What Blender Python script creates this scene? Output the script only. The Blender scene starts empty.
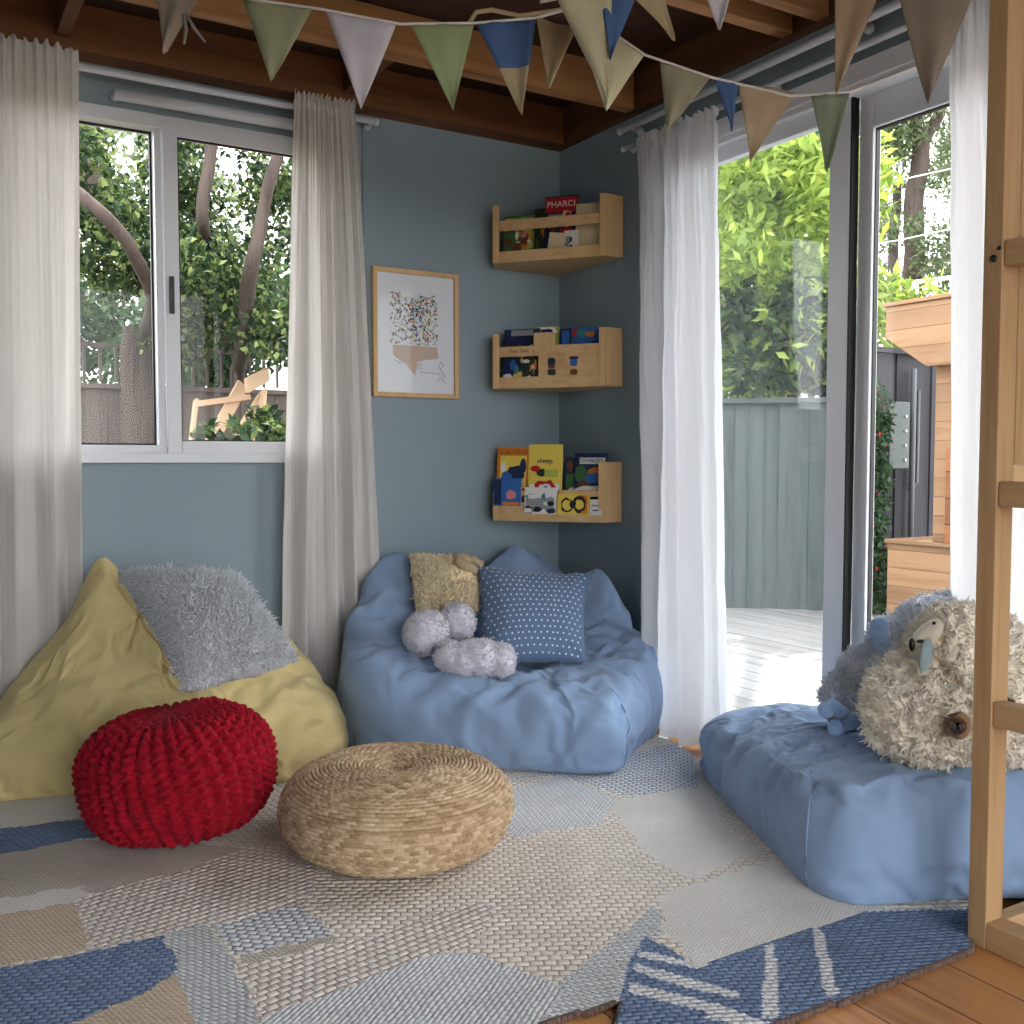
import bpy, bmesh, math, random
import numpy as np
from mathutils import Vector, Matrix, noise as mnoise
PI = math.pi
S = bpy.context.scene
COL = S.collection
random.seed(7)

# ------------------------------------------------------------------ camera
TH = math.radians(58.96)
FPX = 1008.0
PITCH = math.atan(52 / 1008)
CAM = (-2.388, -3.581, 0.98)
FW = (math.cos(TH), math.sin(TH)); RT = (math.sin(TH), -math.cos(TH))
cam = bpy.data.cameras.new('camera'); cam_o = bpy.data.objects.new('camera', cam); COL.objects.link(cam_o)
cam_o.location = CAM; cam_o.rotation_euler = (PI / 2 - PITCH, 0, TH - PI / 2)
cam.sensor_width = 36; cam.lens = FPX / 1024 * 36; cam.clip_start = 0.05; cam.clip_end = 300
S.camera = cam_o

def ray(px, py):
    a = (px - 512) / FPX; b = -(py - 512) / FPX
    cp, sp = math.cos(PITCH), math.sin(PITCH)
    fw = cp + b * sp; up = -sp + b * cp
    return Vector((FW[0] * fw + RT[0] * a, FW[1] * fw + RT[1] * a, up))
def onz(px, py, z=0.0):
    d = ray(px, py); t = (z - CAM[2]) / d.z; return Vector(CAM) + d * t
def ony(px, py, y=0.0):
    d = ray(px, py); t = (y - CAM[1]) / d.y; return Vector(CAM) + d * t
def onx(px, py, x=0.0):
    d = ray(px, py); t = (x - CAM[0]) / d.x; return Vector(CAM) + d * t
def pd(px, py, depth):
    return Vector(CAM) + ray(px, py) * depth

# ------------------------------------------------------------------ materials
def lin(c):
    return tuple(((x / 255) / 12.92 if x / 255 <= 0.04045 else ((x / 255 + 0.055) / 1.055) ** 2.4) for x in c) + (1,)
class NT:
    def __init__(self, name):
        self.m = bpy.data.materials.new(name); self.m.use_nodes = True
        self.t = self.m.node_tree; self.t.nodes.clear()
        self.out = self.n('ShaderNodeOutputMaterial')
    def n(self, typ, **kw):
        nd = self.t.nodes.new(typ)
        for k, v in kw.items():
            if isinstance(k, str) and hasattr(nd, k): setattr(nd, k, v)
            else: nd.inputs[k].default_value = v
        return nd
    def l(self, a, b): self.t.links.new(a, b)
    def coords(self, scale=(1, 1, 1), rot=(0, 0, 0), src='Object'):
        tc = self.n('ShaderNodeTexCoord'); mp = self.n('ShaderNodeMapping')
        mp.inputs['Scale'].default_value = scale; mp.inputs['Rotation'].default_value = rot
        self.l(tc.outputs[src], mp.inputs['Vector']); return mp.outputs['Vector']
    def noise(self, vec, scale, detail=4, rough=0.55, dist=0.0):
        nd = self.n('ShaderNodeTexNoise'); nd.inputs['Scale'].default_value = scale
        nd.inputs['Detail'].default_value = detail; nd.inputs['Roughness'].default_value = rough
        nd.inputs['Distortion'].default_value = dist
        if vec: self.l(vec, nd.inputs['Vector'])
        return nd.outputs['Fac']
    def ramp(self, fac, stops):
        r = self.n('ShaderNodeValToRGB'); cr = r.color_ramp
        cr.elements[0].position = stops[0][0]; cr.elements[0].color = stops[0][1]
        cr.elements[1].position = stops[-1][0]; cr.elements[1].color = stops[-1][1]
        for p, c in stops[1:-1]:
            e = cr.elements.new(p); e.color = c
        self.l(fac, r.inputs['Fac']); return r.outputs['Color']
    def mix(self, f, a, b, mode='MIX'):
        m = self.n('ShaderNodeMix'); m.data_type = 'RGBA'; m.blend_type = mode
        for s, v in ((m.inputs[0], f), (m.inputs[6], a), (m.inputs[7], b)):
            if hasattr(v, 'is_output'): self.l(v, s)
            else: s.default_value = v
        return m.outputs[2]
    def math(self, op, a, b=0.0):
        m = self.n('ShaderNodeMath'); m.operation = op
        for s, v in ((m.inputs[0], a), (m.inputs[1], b)):
            if hasattr(v, 'is_output'): self.l(v, s)
            else: s.default_value = v
        return m.outputs[0]
    def bump(self, h, strength=0.3, dist=0.01, normal=None):
        b = self.n('ShaderNodeBump'); b.inputs['Strength'].default_value = strength; b.inputs['Distance'].default_value = dist
        self.l(h, b.inputs['Height'])
        if normal: self.l(normal, b.inputs['Normal'])
        return b.outputs['Normal']
    def pbr(self, col, rough=0.6, metal=0.0, normal=None, sheen=0.0, spec=0.5, trans=0.0):
        p = self.n('ShaderNodeBsdfPrincipled')
        if hasattr(col, 'is_output'): self.l(col, p.inputs['Base Color'])
        else: p.inputs['Base Color'].default_value = col
        if hasattr(rough, 'is_output'): self.l(rough, p.inputs['Roughness'])
        else: p.inputs['Roughness'].default_value = rough
        p.inputs['Metallic'].default_value = metal
        p.inputs['Sheen Weight'].default_value = sheen
        p.inputs['Specular IOR Level'].default_value = spec
        if normal: self.l(normal, p.inputs['Normal'])
        if trans > 0:
            t = self.n('ShaderNodeBsdfTranslucent')
            if hasattr(col, 'is_output'): self.l(col, t.inputs['Color'])
            else: t.inputs['Color'].default_value = col
            mx = self.n('ShaderNodeMixShader'); mx.inputs[0].default_value = trans
            self.l(p.outputs[0], mx.inputs[1]); self.l(t.outputs[0], mx.inputs[2]); self.l(mx.outputs[0], self.out.inputs[0])
        else: self.l(p.outputs[0], self.out.inputs[0])
        return p
MC = {}
def plain(name, rgb, rough=0.6, metal=0.0, spec=0.4, sheen=0.0):
    if name in MC: return MC[name]
    m = NT(name); m.pbr(lin(rgb), rough, metal, spec=spec, sheen=sheen); MC[name] = m.m; return m.m
def fabric(name, rgb, var=0.08, weave=900, trans=0.0, bumpd=0.0006, rough=0.9, sheen=0.15, fold=0.0):
    m = NT(name); v = m.coords()
    n1 = m.noise(v, 3.0, 5); c = lin(rgb)
    dk = tuple(x * (1 - var) for x in c[:3]) + (1,); lt = tuple(min(1, x * (1 + var)) for x in c[:3]) + (1,)
    colr = m.ramp(n1, [(0.3, dk), (0.7, lt)])
    n2 = m.noise(v, weave, 2); nrm = m.bump(n2, 0.35, bumpd * 2)
    if fold > 0:
        v2 = m.coords(scale=(1, 1, 2.2)); n3 = m.noise(v2, 9, 3, 0.5, 1.4); nrm = m.bump(n3, 0.6, fold, nrm)
    m.pbr(colr, rough, normal=nrm, sheen=sheen, spec=0.2, trans=trans); return m.m
def wood(name, base, dark, along='z', scale=1.0, rough=0.55, plank=None, planks_across='x', gap=0.02, knots=True, var=0.35):
    """grain along an axis; plank = board width in metres adds board joints."""
    m = NT(name)
    sc = {'x': (0.35, 6, 6), 'y': (6, 0.35, 6), 'z': (6, 6, 0.35)}[along]
    v = m.coords(scale=tuple(s * scale for s in sc))
    col_a, col_b = lin(base), lin(dark)
    idx = None
    if plank:
        tc = m.n('ShaderNodeTexCoord'); sx = m.n('ShaderNodeSeparateXYZ'); m.l(tc.outputs['Object'], sx.inputs[0])
        q = m.math('DIVIDE', sx.outputs[planks_across.upper()], plank)
        idx = m.math('FLOOR', q); fr = m.math('FRACT', q)
        wn = m.n('ShaderNodeTexWhiteNoise'); wn.noise_dimensions = '1D'; m.l(idx, wn.inputs['W'])
        cb = m.n('ShaderNodeCombineXYZ'); sh = m.math('MULTIPLY', wn.outputs['Value'], 37.0)
        for k in range(3): m.l(sh, cb.inputs[k])
        va = m.n('ShaderNodeVectorMath'); va.operation = 'ADD'; m.l(v, va.inputs[0]); m.l(cb.outputs[0], va.inputs[1]); v = va.outputs[0]
    n1 = m.noise(v, 2.2, 6, 0.6, 0.6)
    n2 = m.noise(v, 9.0, 4, 0.6, 0.2)
    f = m.math('ADD', m.math('MULTIPLY', n1, 0.65), m.math('MULTIPLY', n2, 0.35))
    c = m.ramp(f, [(0.30, col_b), (0.5, col_a), (0.72, tuple(min(1, x * 1.12) for x in col_a[:3]) + (1,))])
    h = f
    if plank:
        br = m.ramp(wn.outputs['Value'], [(0, (1 - var,) * 3 + (1,)), (1, (1 + var * .35,) * 3 + (1,))])
        c = m.mix(1.0, c, br, 'MULTIPLY')
        e = m.math('MINIMUM', fr, m.math('SUBTRACT', 1.0, fr))
        g = m.math('GREATER_THAN', e, gap)
        c = m.mix(g, lin((40, 28, 20)), c)
        h = m.math('ADD', m.math('MULTIPLY', f, 0.15), g)
    nrm = m.bump(h, 0.25, 0.003)
    m.pbr(c, rough, normal=nrm, spec=0.3); return m.m
def leafmat(name, cols, trans=0.45):
    m = NT(name); g = m.n('ShaderNodeNewGeometry')
    st = [(i / (len(cols) - 1), lin(c)) for i, c in enumerate(cols)]
    c = m.ramp(g.outputs['Random Per Island'], st)
    m.pbr(c, 0.55, spec=0.35, trans=trans); return m.m

# ------------------------------------------------------------------ mesh helpers
def link(name, me, mats, parent=None, smooth=False):
    o = bpy.data.objects.new(name, me); COL.objects.link(o)
    if not isinstance(mats, (list, tuple)): mats = [mats]
    for x in mats: me.materials.append(x)
    if smooth: me.polygons.foreach_set('use_smooth', [True] * len(me.polygons))
    if parent: o.parent = parent
    return o
class MB:
    """collects shapes into one mesh"""
    def __init__(self): self.v = []; self.f = []; self.mi = []; self.cur = 0
    def add(self, vs, fs):
        b = len(self.v); self.v.extend([tuple(x) for x in vs])
        for q in fs: self.f.append(tuple(b + i for i in q)); self.mi.append(self.cur)
    def box(self, x0, y0, z0, x1, y1, z1, M=None):
        x0, x1 = min(x0, x1), max(x0, x1); y0, y1 = min(y0, y1), max(y0, y1); z0, z1 = min(z0, z1), max(z0, z1)
        vs = [Vector(p) for p in ((x0, y0, z0), (x1, y0, z0), (x1, y1, z0), (x0, y1, z0), (x0, y0, z1), (x1, y0, z1), (x1, y1, z1), (x0, y1, z1))]
        if M: vs = [M @ p for p in vs]
        self.add(vs, [(0, 3, 2, 1), (4, 5, 6, 7), (0, 1, 5, 4), (1, 2, 6, 5), (2, 3, 7, 6), (3, 0, 4, 7)])
    def bar(self, a, b, w, h, up=(0, 0, 1)):
        a, b = Vector(a), Vector(b); d = (b - a); L = d.length; d.normalize(); u = Vector(up)
        s = d.cross(u)
        if s.length < 1e-4: s = d.cross(Vector((1, 0, 0)))
        s.normalize(); u = s.cross(d)
        M = Matrix((( d.x, s.x, u.x, a.x), (d.y, s.y, u.y, a.y), (d.z, s.z, u.z, a.z), (0, 0, 0, 1)))
        self.box(0, -w / 2, -h / 2, L, w / 2, h / 2, M)
    def tube(self, pts, rad, n=10, caps=True):
        pts = [Vector(p) for p in pts]
        if not hasattr(rad, '__len__'): rad = [rad] * len(pts)
        b = len(self.v); prev = None
        for i, p in enumerate(pts):
            d = (pts[min(i + 1, len(pts) - 1)] - pts[max(i - 1, 0)]).normalized()
            if prev is None:
                s = d.cross(Vector((0, 0, 1)))
                if s.length < 1e-3: s = d.cross(Vector((1, 0, 0)))
            else: s = prev - d * prev.dot(d)
            s.normalize(); prev = s; t = d.cross(s)
            for k in range(n):
                a = 2 * PI * k / n; self.v.append(tuple(p + (s * math.cos(a) + t * math.sin(a)) * rad[i]))
        for i in range(len(pts) - 1):
            for k in range(n):
                k2 = (k + 1) % n
                self.f.append((b + i * n + k, b + i * n + k2, b + (i + 1) * n + k2, b + (i + 1) * n + k)); self.mi.append(self.cur)
        if caps:
            self.f.append(tuple(b + k for k in range(n))[::-1]); self.mi.append(self.cur)
            e = b + (len(pts) - 1) * n; self.f.append(tuple(e + k for k in range(n))); self.mi.append(self.cur)
    def ball(self, c, r, n=12, m=8, sc=(1, 1, 1), M=None):
        b = len(self.v); c = Vector(c)
        for i in range(m + 1):
            ph = PI * i / m
            for k in range(n):
                a = 2 * PI * k / n
                p = Vector((math.sin(ph) * math.cos(a) * r * sc[0], math.sin(ph) * math.sin(a) * r * sc[1], math.cos(ph) * r * sc[2]))
                if M: p = M @ p
                self.v.append(tuple(c + p))
        for i in range(m):
            for k in range(n):
                k2 = (k + 1) % n
                self.f.append((b + i * n + k, b + (i + 1) * n + k, b + (i + 1) * n + k2, b + i * n + k2)); self.mi.append(self.cur)
    def prism(self, pts, d):
        """polygon pts (3-D, planar) swept by vector d"""
        n = len(pts); pts = [Vector(p) for p in pts]; d = Vector(d)
        self.add(pts + [p + d for p in pts], [tuple(range(n))[::-1], tuple(range(n, 2 * n))] + [(i, (i + 1) % n, n + (i + 1) % n, n + i) for i in range(n)])
    def build(self, name, mats, parent=None, smooth=False, bevel=0.0, fix=True):
        me = bpy.data.meshes.new(name); me.from_pydata(self.v, [], self.f); me.update()
        o = link(name, me, mats, parent, smooth)
        if any(self.mi): me.polygons.foreach_set('material_index', self.mi)
        if fix and len(self.v) < 60000:
            bm = bmesh.new(); bm.from_mesh(me); bmesh.ops.recalc_face_normals(bm, faces=bm.faces); bm.to_mesh(me); bm.free()
        if bevel > 0:
            md = o.modifiers.new('bevel', 'BEVEL'); md.width = bevel; md.segments = 2; md.limit_method = 'ANGLE'
        return o
def box(name, m, x0, y0, z0, x1, y1, z1, parent=None, bevel=0.0):
    b = MB(); b.box(x0, y0, z0, x1, y1, z1); return b.build(name, m, parent, bevel=bevel)
def rootat(name, loc=(0, 0, 0)):
    o = bpy.data.objects.new(name, None); COL.objects.link(o); o.location = loc; o.empty_display_size = 0.1; return o
def tag(o, label, cat, group=None, kind=None):
    o['label'] = label; o['category'] = cat
    if group: o['group'] = group
    if kind: o['kind'] = kind
    return o
def structure(o): o['kind'] = 'structure'; return o
def put(o, parent):
    """parent without moving: the child keeps world-space coordinates"""
    o.parent = parent; o.matrix_parent_inverse = Matrix.Translation(-Vector(parent.location)); return o
def grid_mesh(name, P, mats, closed_u=False, parent=None, smooth=True, flip=False):
    """P: array (nv, nu, 3)"""
    nv, nu = P.shape[:2]; V = P.reshape(-1, 3)
    i, j = np.meshgrid(np.arange(nv - 1), np.arange(nu if closed_u else nu - 1), indexing='ij')
    j2 = (j + 1) % nu
    F = np.stack([i * nu + j, i * nu + j2, (i + 1) * nu + j2, (i + 1) * nu + j], -1).reshape(-1, 4)
    if flip: F = F[:, ::-1]
    me = bpy.data.meshes.new(name)
    me.vertices.add(len(V)); me.vertices.foreach_set('co', V.astype(np.float32).ravel())
    me.loops.add(F.size); me.loops.foreach_set('vertex_index', F.astype(np.int32).ravel())
    me.polygons.add(len(F)); me.polygons.foreach_set('loop_start', np.arange(0, F.size, 4, dtype=np.int32))
    me.update(calc_edges=True); me.validate()
    return link(name, me, mats, parent, smooth)
# value noise in numpy ------------------------------------------------------
_rng = np.random.RandomState(3); _perm = _rng.rand(64, 64, 64)
def vnoise(p):
    p = np.asarray(p, float); i = np.floor(p).astype(int); f = p - i; f = f * f * (3 - 2 * f)
    def g(a, b, c): return _perm[(i[..., 0] + a) % 64, (i[..., 1] + b) % 64, (i[..., 2] + c) % 64]
    x, y, z = f[..., 0], f[..., 1], f[..., 2]
    c00 = g(0, 0, 0) * (1 - x) + g(1, 0, 0) * x; c10 = g(0, 1, 0) * (1 - x) + g(1, 1, 0) * x
    c01 = g(0, 0, 1) * (1 - x) + g(1, 0, 1) * x; c11 = g(0, 1, 1) * (1 - x) + g(1, 1, 1) * x
    return ((c00 * (1 - y) + c10 * y) * (1 - z) + (c01 * (1 - y) + c11 * y) * z) * 2 - 1
def fbm(p, o=4):
    s = 0; a = 1; p = np.asarray(p, float)
    for k in range(o): s = s + a * vnoise(p + 7.3 * k); p = p * 2.03; a *= 0.5
    return s
def ridge(p, o=3):
    s = 0; a = 1; p = np.asarray(p, float)
    for k in range(o): s = s + a * (1 - np.abs(vnoise(p + 3.1 * k)) * 2); p = p * 2.1; a *= 0.5
    return s
def normals_of(P, closed=True):
    if closed: du = np.roll(P, -1, 1) - np.roll(P, 1, 1)
    else: du = np.gradient(P, axis=1)
    dv = np.gradient(P, axis=0); n = np.cross(du, dv); l = np.linalg.norm(n, axis=-1, keepdims=True); return n / np.maximum(l, 1e-9)
#@@MATS
M = {}
M['wall'] = None
m = NT('blue_wall_paint'); v = m.coords(); n1 = m.noise(v, 1.3, 3); n2 = m.noise(v, 160, 3)
c = m.ramp(n1, [(0.3, lin((134, 151, 160))), (0.7, lin((141, 158, 166)))])
m.pbr(c, 0.6, normal=m.bump(n2, 0.12, 0.002), spec=0.3); M['wall'] = m.m
M['white'] = plain('white_painted_aluminium', (218, 221, 226), 0.35)
M['rod'] = plain('white_tube', (205, 208, 214), 0.35)
M['gasket'] = plain('black_gasket', (14, 15, 18), 0.5)
M['black'] = plain('black_plastic', (20, 20, 22), 0.4)
def glassmat(name, tint, refl, haze=0.0):
    m = NT(name); tr = m.n('ShaderNodeBsdfTransparent'); tr.inputs[0].default_value = tint
    gl = m.n('ShaderNodeBsdfGlossy'); gl.inputs['Roughness'].default_value = 0.02
    lw = m.n('ShaderNodeLayerWeight'); lw.inputs['Blend'].default_value = 0.5
    f5 = m.math('POWER', lw.outputs['Facing'], 5.0); fac = m.math('MULTIPLY', m.math('ADD', m.math('MULTIPLY', f5, 0.9), 0.03), refl)
    mx = m.n('ShaderNodeMixShader'); m.l(fac, mx.inputs[0]); m.l(tr.outputs[0], mx.inputs[1]); m.l(gl.outputs[0], mx.inputs[2]); last = mx
    if haze:
        df = m.n('ShaderNodeBsdfDiffuse'); df.inputs[0].default_value = (0.8, 0.85, 0.9, 1); mx2 = m.n('ShaderNodeMixShader'); mx2.inputs[0].default_value = haze
        m.l(mx.outputs[0], mx2.inputs[1]); m.l(df.outputs[0], mx2.inputs[2]); last = mx2
    m.l(last.outputs[0], m.out.inputs[0]); return m.m
M['glass'] = glassmat('window_glass', (0.97, 0.98, 0.98, 1), 0.3)
M['haze'] = glassmat('hazy_door_glass', (0.92, 0.95, 0.97, 1), 0.9, 0.03)
M['floor'] = wood('oak_floor_boards', (200, 142, 88), (150, 98, 55), 'y', 1.0, 0.38, plank=0.135, planks_across='x', gap=0.012)
M['joist'] = wood('honey_pine_joist', (158, 114, 74), (116, 76, 46), 'x', 1.0, 0.6)
M['rim'] = wood('brown_pine_plate_x', (112, 72, 42), (80, 48, 27), 'x', 1.0, 0.6)
M['rimy'] = wood('brown_pine_plate_y', (96, 62, 40), (70, 43, 27), 'y', 1.0, 0.6)
M['sheath'] = wood('dark_ceiling_boards', (62, 38, 27), (42, 25, 18), 'x', 1.0, 0.7, plank=0.14, planks_across='y')
M['pine'] = wood('pale_pine', (212, 176, 128), (186, 146, 98), 'z', 1.4, 0.5)
M['pinex'] = wood('pale_pine_across', (206, 172, 126), (180, 142, 98), 'x', 1.4, 0.5)
M['piney'] = wood('pine_rail', (184, 150, 110), (156, 122, 84), 'y', 1.4, 0.5)
M['bed'] = wood('bunk_pine', (180, 146, 106), (152, 116, 78), 'z', 1.4, 0.5)
M['deck'] = wood('weathered_deck', (150, 147, 143), (116, 113, 110), 'y', 1.0, 0.7, plank=0.14, planks_across='x', gap=0.025, var=0.15)
M['fence'] = wood('weathered_fence', (98, 88, 84), (64, 56, 54), 'z', 1.0, 0.8)
M['fence_g'] = wood('green_grey_fence', (84, 90, 88), (58, 66, 64), 'z', 1.0, 0.8)
M['fence_d'] = wood('dark_grey_fence', (56, 56, 62), (36, 36, 42), 'z', 1.0, 0.8)
M['cedar'] = wood('cedar_planks', (158, 124, 94), (132, 97, 68), 'y', 1.0, 0.55, plank=0.115, planks_across='z', gap=0.012, var=0.25)
M['bark'] = wood('grey_bark', (78, 68, 63), (44, 38, 35), 'z', 1.5, 0.95)
M['curtain'] = fabric('cream_linen_curtain', (228, 224, 220), 0.03, 700, trans=0.34, sheen=0.0)
M['curtain2'] = fabric('white_sheer_curtain', (226, 226, 228), 0.02, 700, trans=0.42, sheen=0.0)
M['blue'] = fabric('sky_blue_canvas', (134, 158, 190), 0.05, 700)
M['yellow'] = fabric('mustard_canvas', (208, 190, 136), 0.05, 700)
M['creamwool'] = fabric('cream_wool', (232, 222, 202), 0.08, 400)
M['print'] = plain('white_print_paper', (226, 226, 232), 0.35, spec=0.6)

# ------------------------------------------------------------------ the room
H = 2.27
box('floor', M['floor'], -3.7, -5.4, -0.05, 0.02, 0.0, 0.0)['kind'] = 'structure'
WT = 0.12
def wall(name, boxes, m):
    b = MB()
    for q in boxes: b.box(*q)
    return structure(b.build(name, m))
wx0, wx1, wz0, wz1 = -2.16, -1.08, 0.985, 2.14
wall('wall_left', [(-3.8, 0, -0.05, wx0, WT, 2.42), (wx1, 0, -0.05, WT, WT, 2.42), (wx0, 0, -0.05, wx1, WT, wz0), (wx0, 0, wz1, wx1, WT, 2.42)], M['wall'])
dy0, dy1, dz1 = -0.72, -2.36, 2.07
wall('wall_right', [(0, dy0, -0.05, WT, 0, 2.42), (0, dy1, dz1, WT, dy0, 2.42), (0, -2.95, -0.05, WT, dy1, 2.42), (0, -2.95, -0.05, WT, -4.9, 2.42), (0, -4.9, -0.05, WT, -5.4, 2.42)], M['wall'])
wall('wall_side', [(-3.82, -5.4, -0.05, -3.7, 0, 2.42)], M['wall'])
wall('wall_front', [(-3.7, -5.4, -0.05, -2.9, -5.28, 2.42)], M['wall'])
# ceiling: dark boards on joists
structure(box('ceiling', M['sheath'], -3.9, -5.5, 2.415, 0.75, 0.75, 2.45))
structure(box('trim_1', M['rim'], -3.7, -0.095, H, 0.0, 0.0, 2.414))
structure(box('trim_2', M['rimy'], -0.045, -5.4, H, 0.0, -0.095, 2.414))
jn = 0
for y in (-0.545, -0.93, -1.32, -1.71, -2.1, -2.5, -2.95, -3.4, -3.9, -4.4):
    if y == -0.93 or y == -1.71: continue
    o = tag(box('ceiling_joist', M['joist'], -3.7, y - 0.024, H, -0.05, y + 0.024, 2.413, bevel=0.003),
            'x', 'beam', 'exposed ceiling joists'); jn += 1
    o['label'] = {-0.545: 'long honey-coloured ceiling joist nearest the back wall, end on the door wall',
                  -1.32: 'second honey-coloured ceiling joist counted from the window wall'}.get(y, 'honey-coloured ceiling joist above the near half of the room')
o = tag(box('ceiling_joist', M['joist'], -3.7, -1.484, H, -0.05, -1.436, 2.413, bevel=0.003), 'honey-coloured ceiling joist paired closely with the second one over the door', 'beam', 'exposed ceiling joists')
for x, lab in ((-1.93, 'short wooden noggin between ceiling boards above the window'), (-0.98, 'short wooden noggin by the ceiling above the framed picture')):
    tag(box('ceiling_noggin', M['rimy'], x - 0.02, -0.519, 2.30, x + 0.02, -0.097, 2.40), lab, 'beam', 'short pieces between the joists')
structure(box('trim_3', M['wall'], -0.888, -0.006, 0.0, -0.878, 0.0, 2.26))

# ------------------------------------------------------------------ window on the left wall
def frame_ring(b, x0, z0, x1, z1, y0, y1, w):
    b.box(x0, y0, z0, x0 + w, y1, z1); b.box(x1 - w, y0, z0, x1, y1, z1)
    b.box(x0 + w, y0, z0, x1 - w, y1, z0 + w); b.box(x0 + w, y0, z1 - w, x1 - w, y1, z1)
w1 = structure(rootat('window_1', (wx0, 0, wz0)))
b = MB(); frame_ring(b, wx0, wz0, wx1, wz1, -0.012, 0.09, 0.045)
b.box(-1.640, 0.0, wz0 + .045, -1.617, 0.08, wz1 - .045)
b.box(wx0 - 0.02, -0.03, wz0 - 0.015, wx1 + 0.02, -0.012, wz0 + 0.02)
put(b.build('window_frame', M['white'], bevel=0.003), w1)
b = MB(); frame_ring(b, wx0 + .045, wz0 + .045, -1.640, wz1 - .045, 0.045, 0.055, 0.007)
put(b.build('gasket', M['gasket']), w1)
put(box('glass_pane', M['glass'], wx0 + .045, 0.050, wz0 + .045, -1.640, 0.052, wz1 - .045), w1)
b = MB(); frame_ring(b, -1.618, wz0 + .012, wx1 + .02, wz1 - .02, -0.028, -0.002, 0.048)
sash = put(b.build('sliding_sash', M['white'], bevel=0.003), w1)
b = MB(); frame_ring(b, -1.571, wz0 + .058, wx1 - .03, wz1 - .067, -0.020, -0.008, 0.006)
g = b.build('gasket', M['gasket']); g.parent = sash
g = box('glass_pane', M['glass'], -1.570, -0.016, wz0 + .059, wx1 - .03, -0.014, wz1 - .068); g.parent = sash
b = MB(); b.box(-1.606, -0.042, 1.475, -1.590, -0.028, 1.60); b.box(-1.602, -0.055, 1.51, -1.594, -0.042, 1.56)
g = b.build('latch', M['black'], bevel=0.002); g.parent = sash

# curtain rods, blinds
def rod(name, a, bb, r, label, brackets, cat='curtain rod', finial=True):
    t = rootat(name, a)
    b = MB(); b.tube([a, bb], r, 14); put(b.build('rod', M['rod'], smooth=True), t)
    for p, wallp in brackets:
        b = MB(); b.tube([p, wallp], 0.006, 8); b.ball(wallp, 0.016, 10, 6); put(b.build('bracket', M['rod'], smooth=True), t)
    if finial:
        for p in (a, bb):
            b = MB(); b.ball(p, r * 1.25, 12, 8); put(b.build('finial', M['rod'], smooth=True), t)
    return tag(t, label, cat)
rod('curtain_rod', (-2.9, -0.075, 2.225), (-0.865, -0.075, 2.225), 0.011, 'white curtain rod above the sliding window',
    [((-0.875, -0.075, 2.225), (-0.875, -0.016, 2.225)), ((-2.0, -0.075, 2.225), (-2.0, -0.016, 2.225))])
rod('blind_roller', (-1.77, -0.045, 2.172), (-1.13, -0.045, 2.172), 0.020, 'rolled-up white blind tube over the window, behind its curtain rod',
    [((-1.765, -0.045, 2.172), (-1.765, -0.016, 2.172)), ((-1.135, -0.045, 2.172), (-1.135, -0.016, 2.172))], 'roller blind', False)
rod('curtain_rod', (-0.075, -0.52, 2.20), (-0.075, -2.92, 2.20), 0.012, 'upper white curtain rod above the sliding glass door',
    [((-0.075, -0.56, 2.20), (-0.016, -0.56, 2.20)), ((-0.075, -1.6, 2.20), (-0.016, -1.6, 2.20))])
rod('curtain_rod', (-0.045, -0.50, 2.145), (-0.045, -2.9, 2.145), 0.010, 'lower white rod running just over the glass door head, below the other rod',
    [((-0.045, -0.52, 2.145), (-0.014, -0.52, 2.145)), ((-0.045, -1.25, 2.145), (-0.014, -1.25, 2.145))])

# ------------------------------------------------------------------ sliding door on the right wall
d1 = structure(rootat('door_1', (0, dy0, 0)))
def ring_y(b, y0, z0, y1, z1, x0, x1, w, wt=None, wb=None):
    wt = wt or w; wb = wb or w
    b.box(x0, y0, z0, x1, y0 - w, z1); b.box(x0, y1 + w, z0, x1, y1, z1)
    b.box(x0, y0 - w, z0, x1, y1 + w, z0 + wb); b.box(x0, y0 - w, z1 - wt, x1, y1 + w, z1)
b = MB(); ring_y(b, dy0, 0.0, dy1, dz1, -0.015, 0.13, 0.035, 0.03, 0.02)
b.box(-0.02, dy0 + .03, dz1 - .01, 0, dy1 - .03, dz1 + .05)
put(b.build('door_frame', M['white'], bevel=0.003), d1)
b = MB(); ring_y(b, dy0 - .035, 0.02, -1.515, dz1 - .03, 0.012, 0.045, 0.075, 0.05, 0.08)
pl = put(b.build('sliding_panel', M['white'], bevel=0.003), d1)
g = box('glass_pane', M['haze'], 0.027, dy0 - .108, 0.098, 0.030, -1.441, dz1 - .08); g.parent = pl
b = MB(); b.box(0.014, -1.5155, 0.02, 0.043, -1.522, dz1 - .03); g = b.build('gasket', M['gasket']); g.parent = pl
b = MB(); ring_y(b, -1.518, 0.02, dy1 + .035, dz1 - .03, 0.048, 0.083, 0.050, 0.095, 0.08)
pl = put(b.build('fixed_panel', M['white'], bevel=0.003), d1)
g = box('glass_pane', M['glass'], 0.066, -1.567, 0.098, 0.069, dy1 + .085, dz1 - .125); g.parent = pl
b = MB(); ring_y(b, -1.567, 0.10, dy1 + .085, dz1 - .125, 0.060, 0.076, 0.004); g = b.build('gasket', M['gasket']); g.parent = pl

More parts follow.
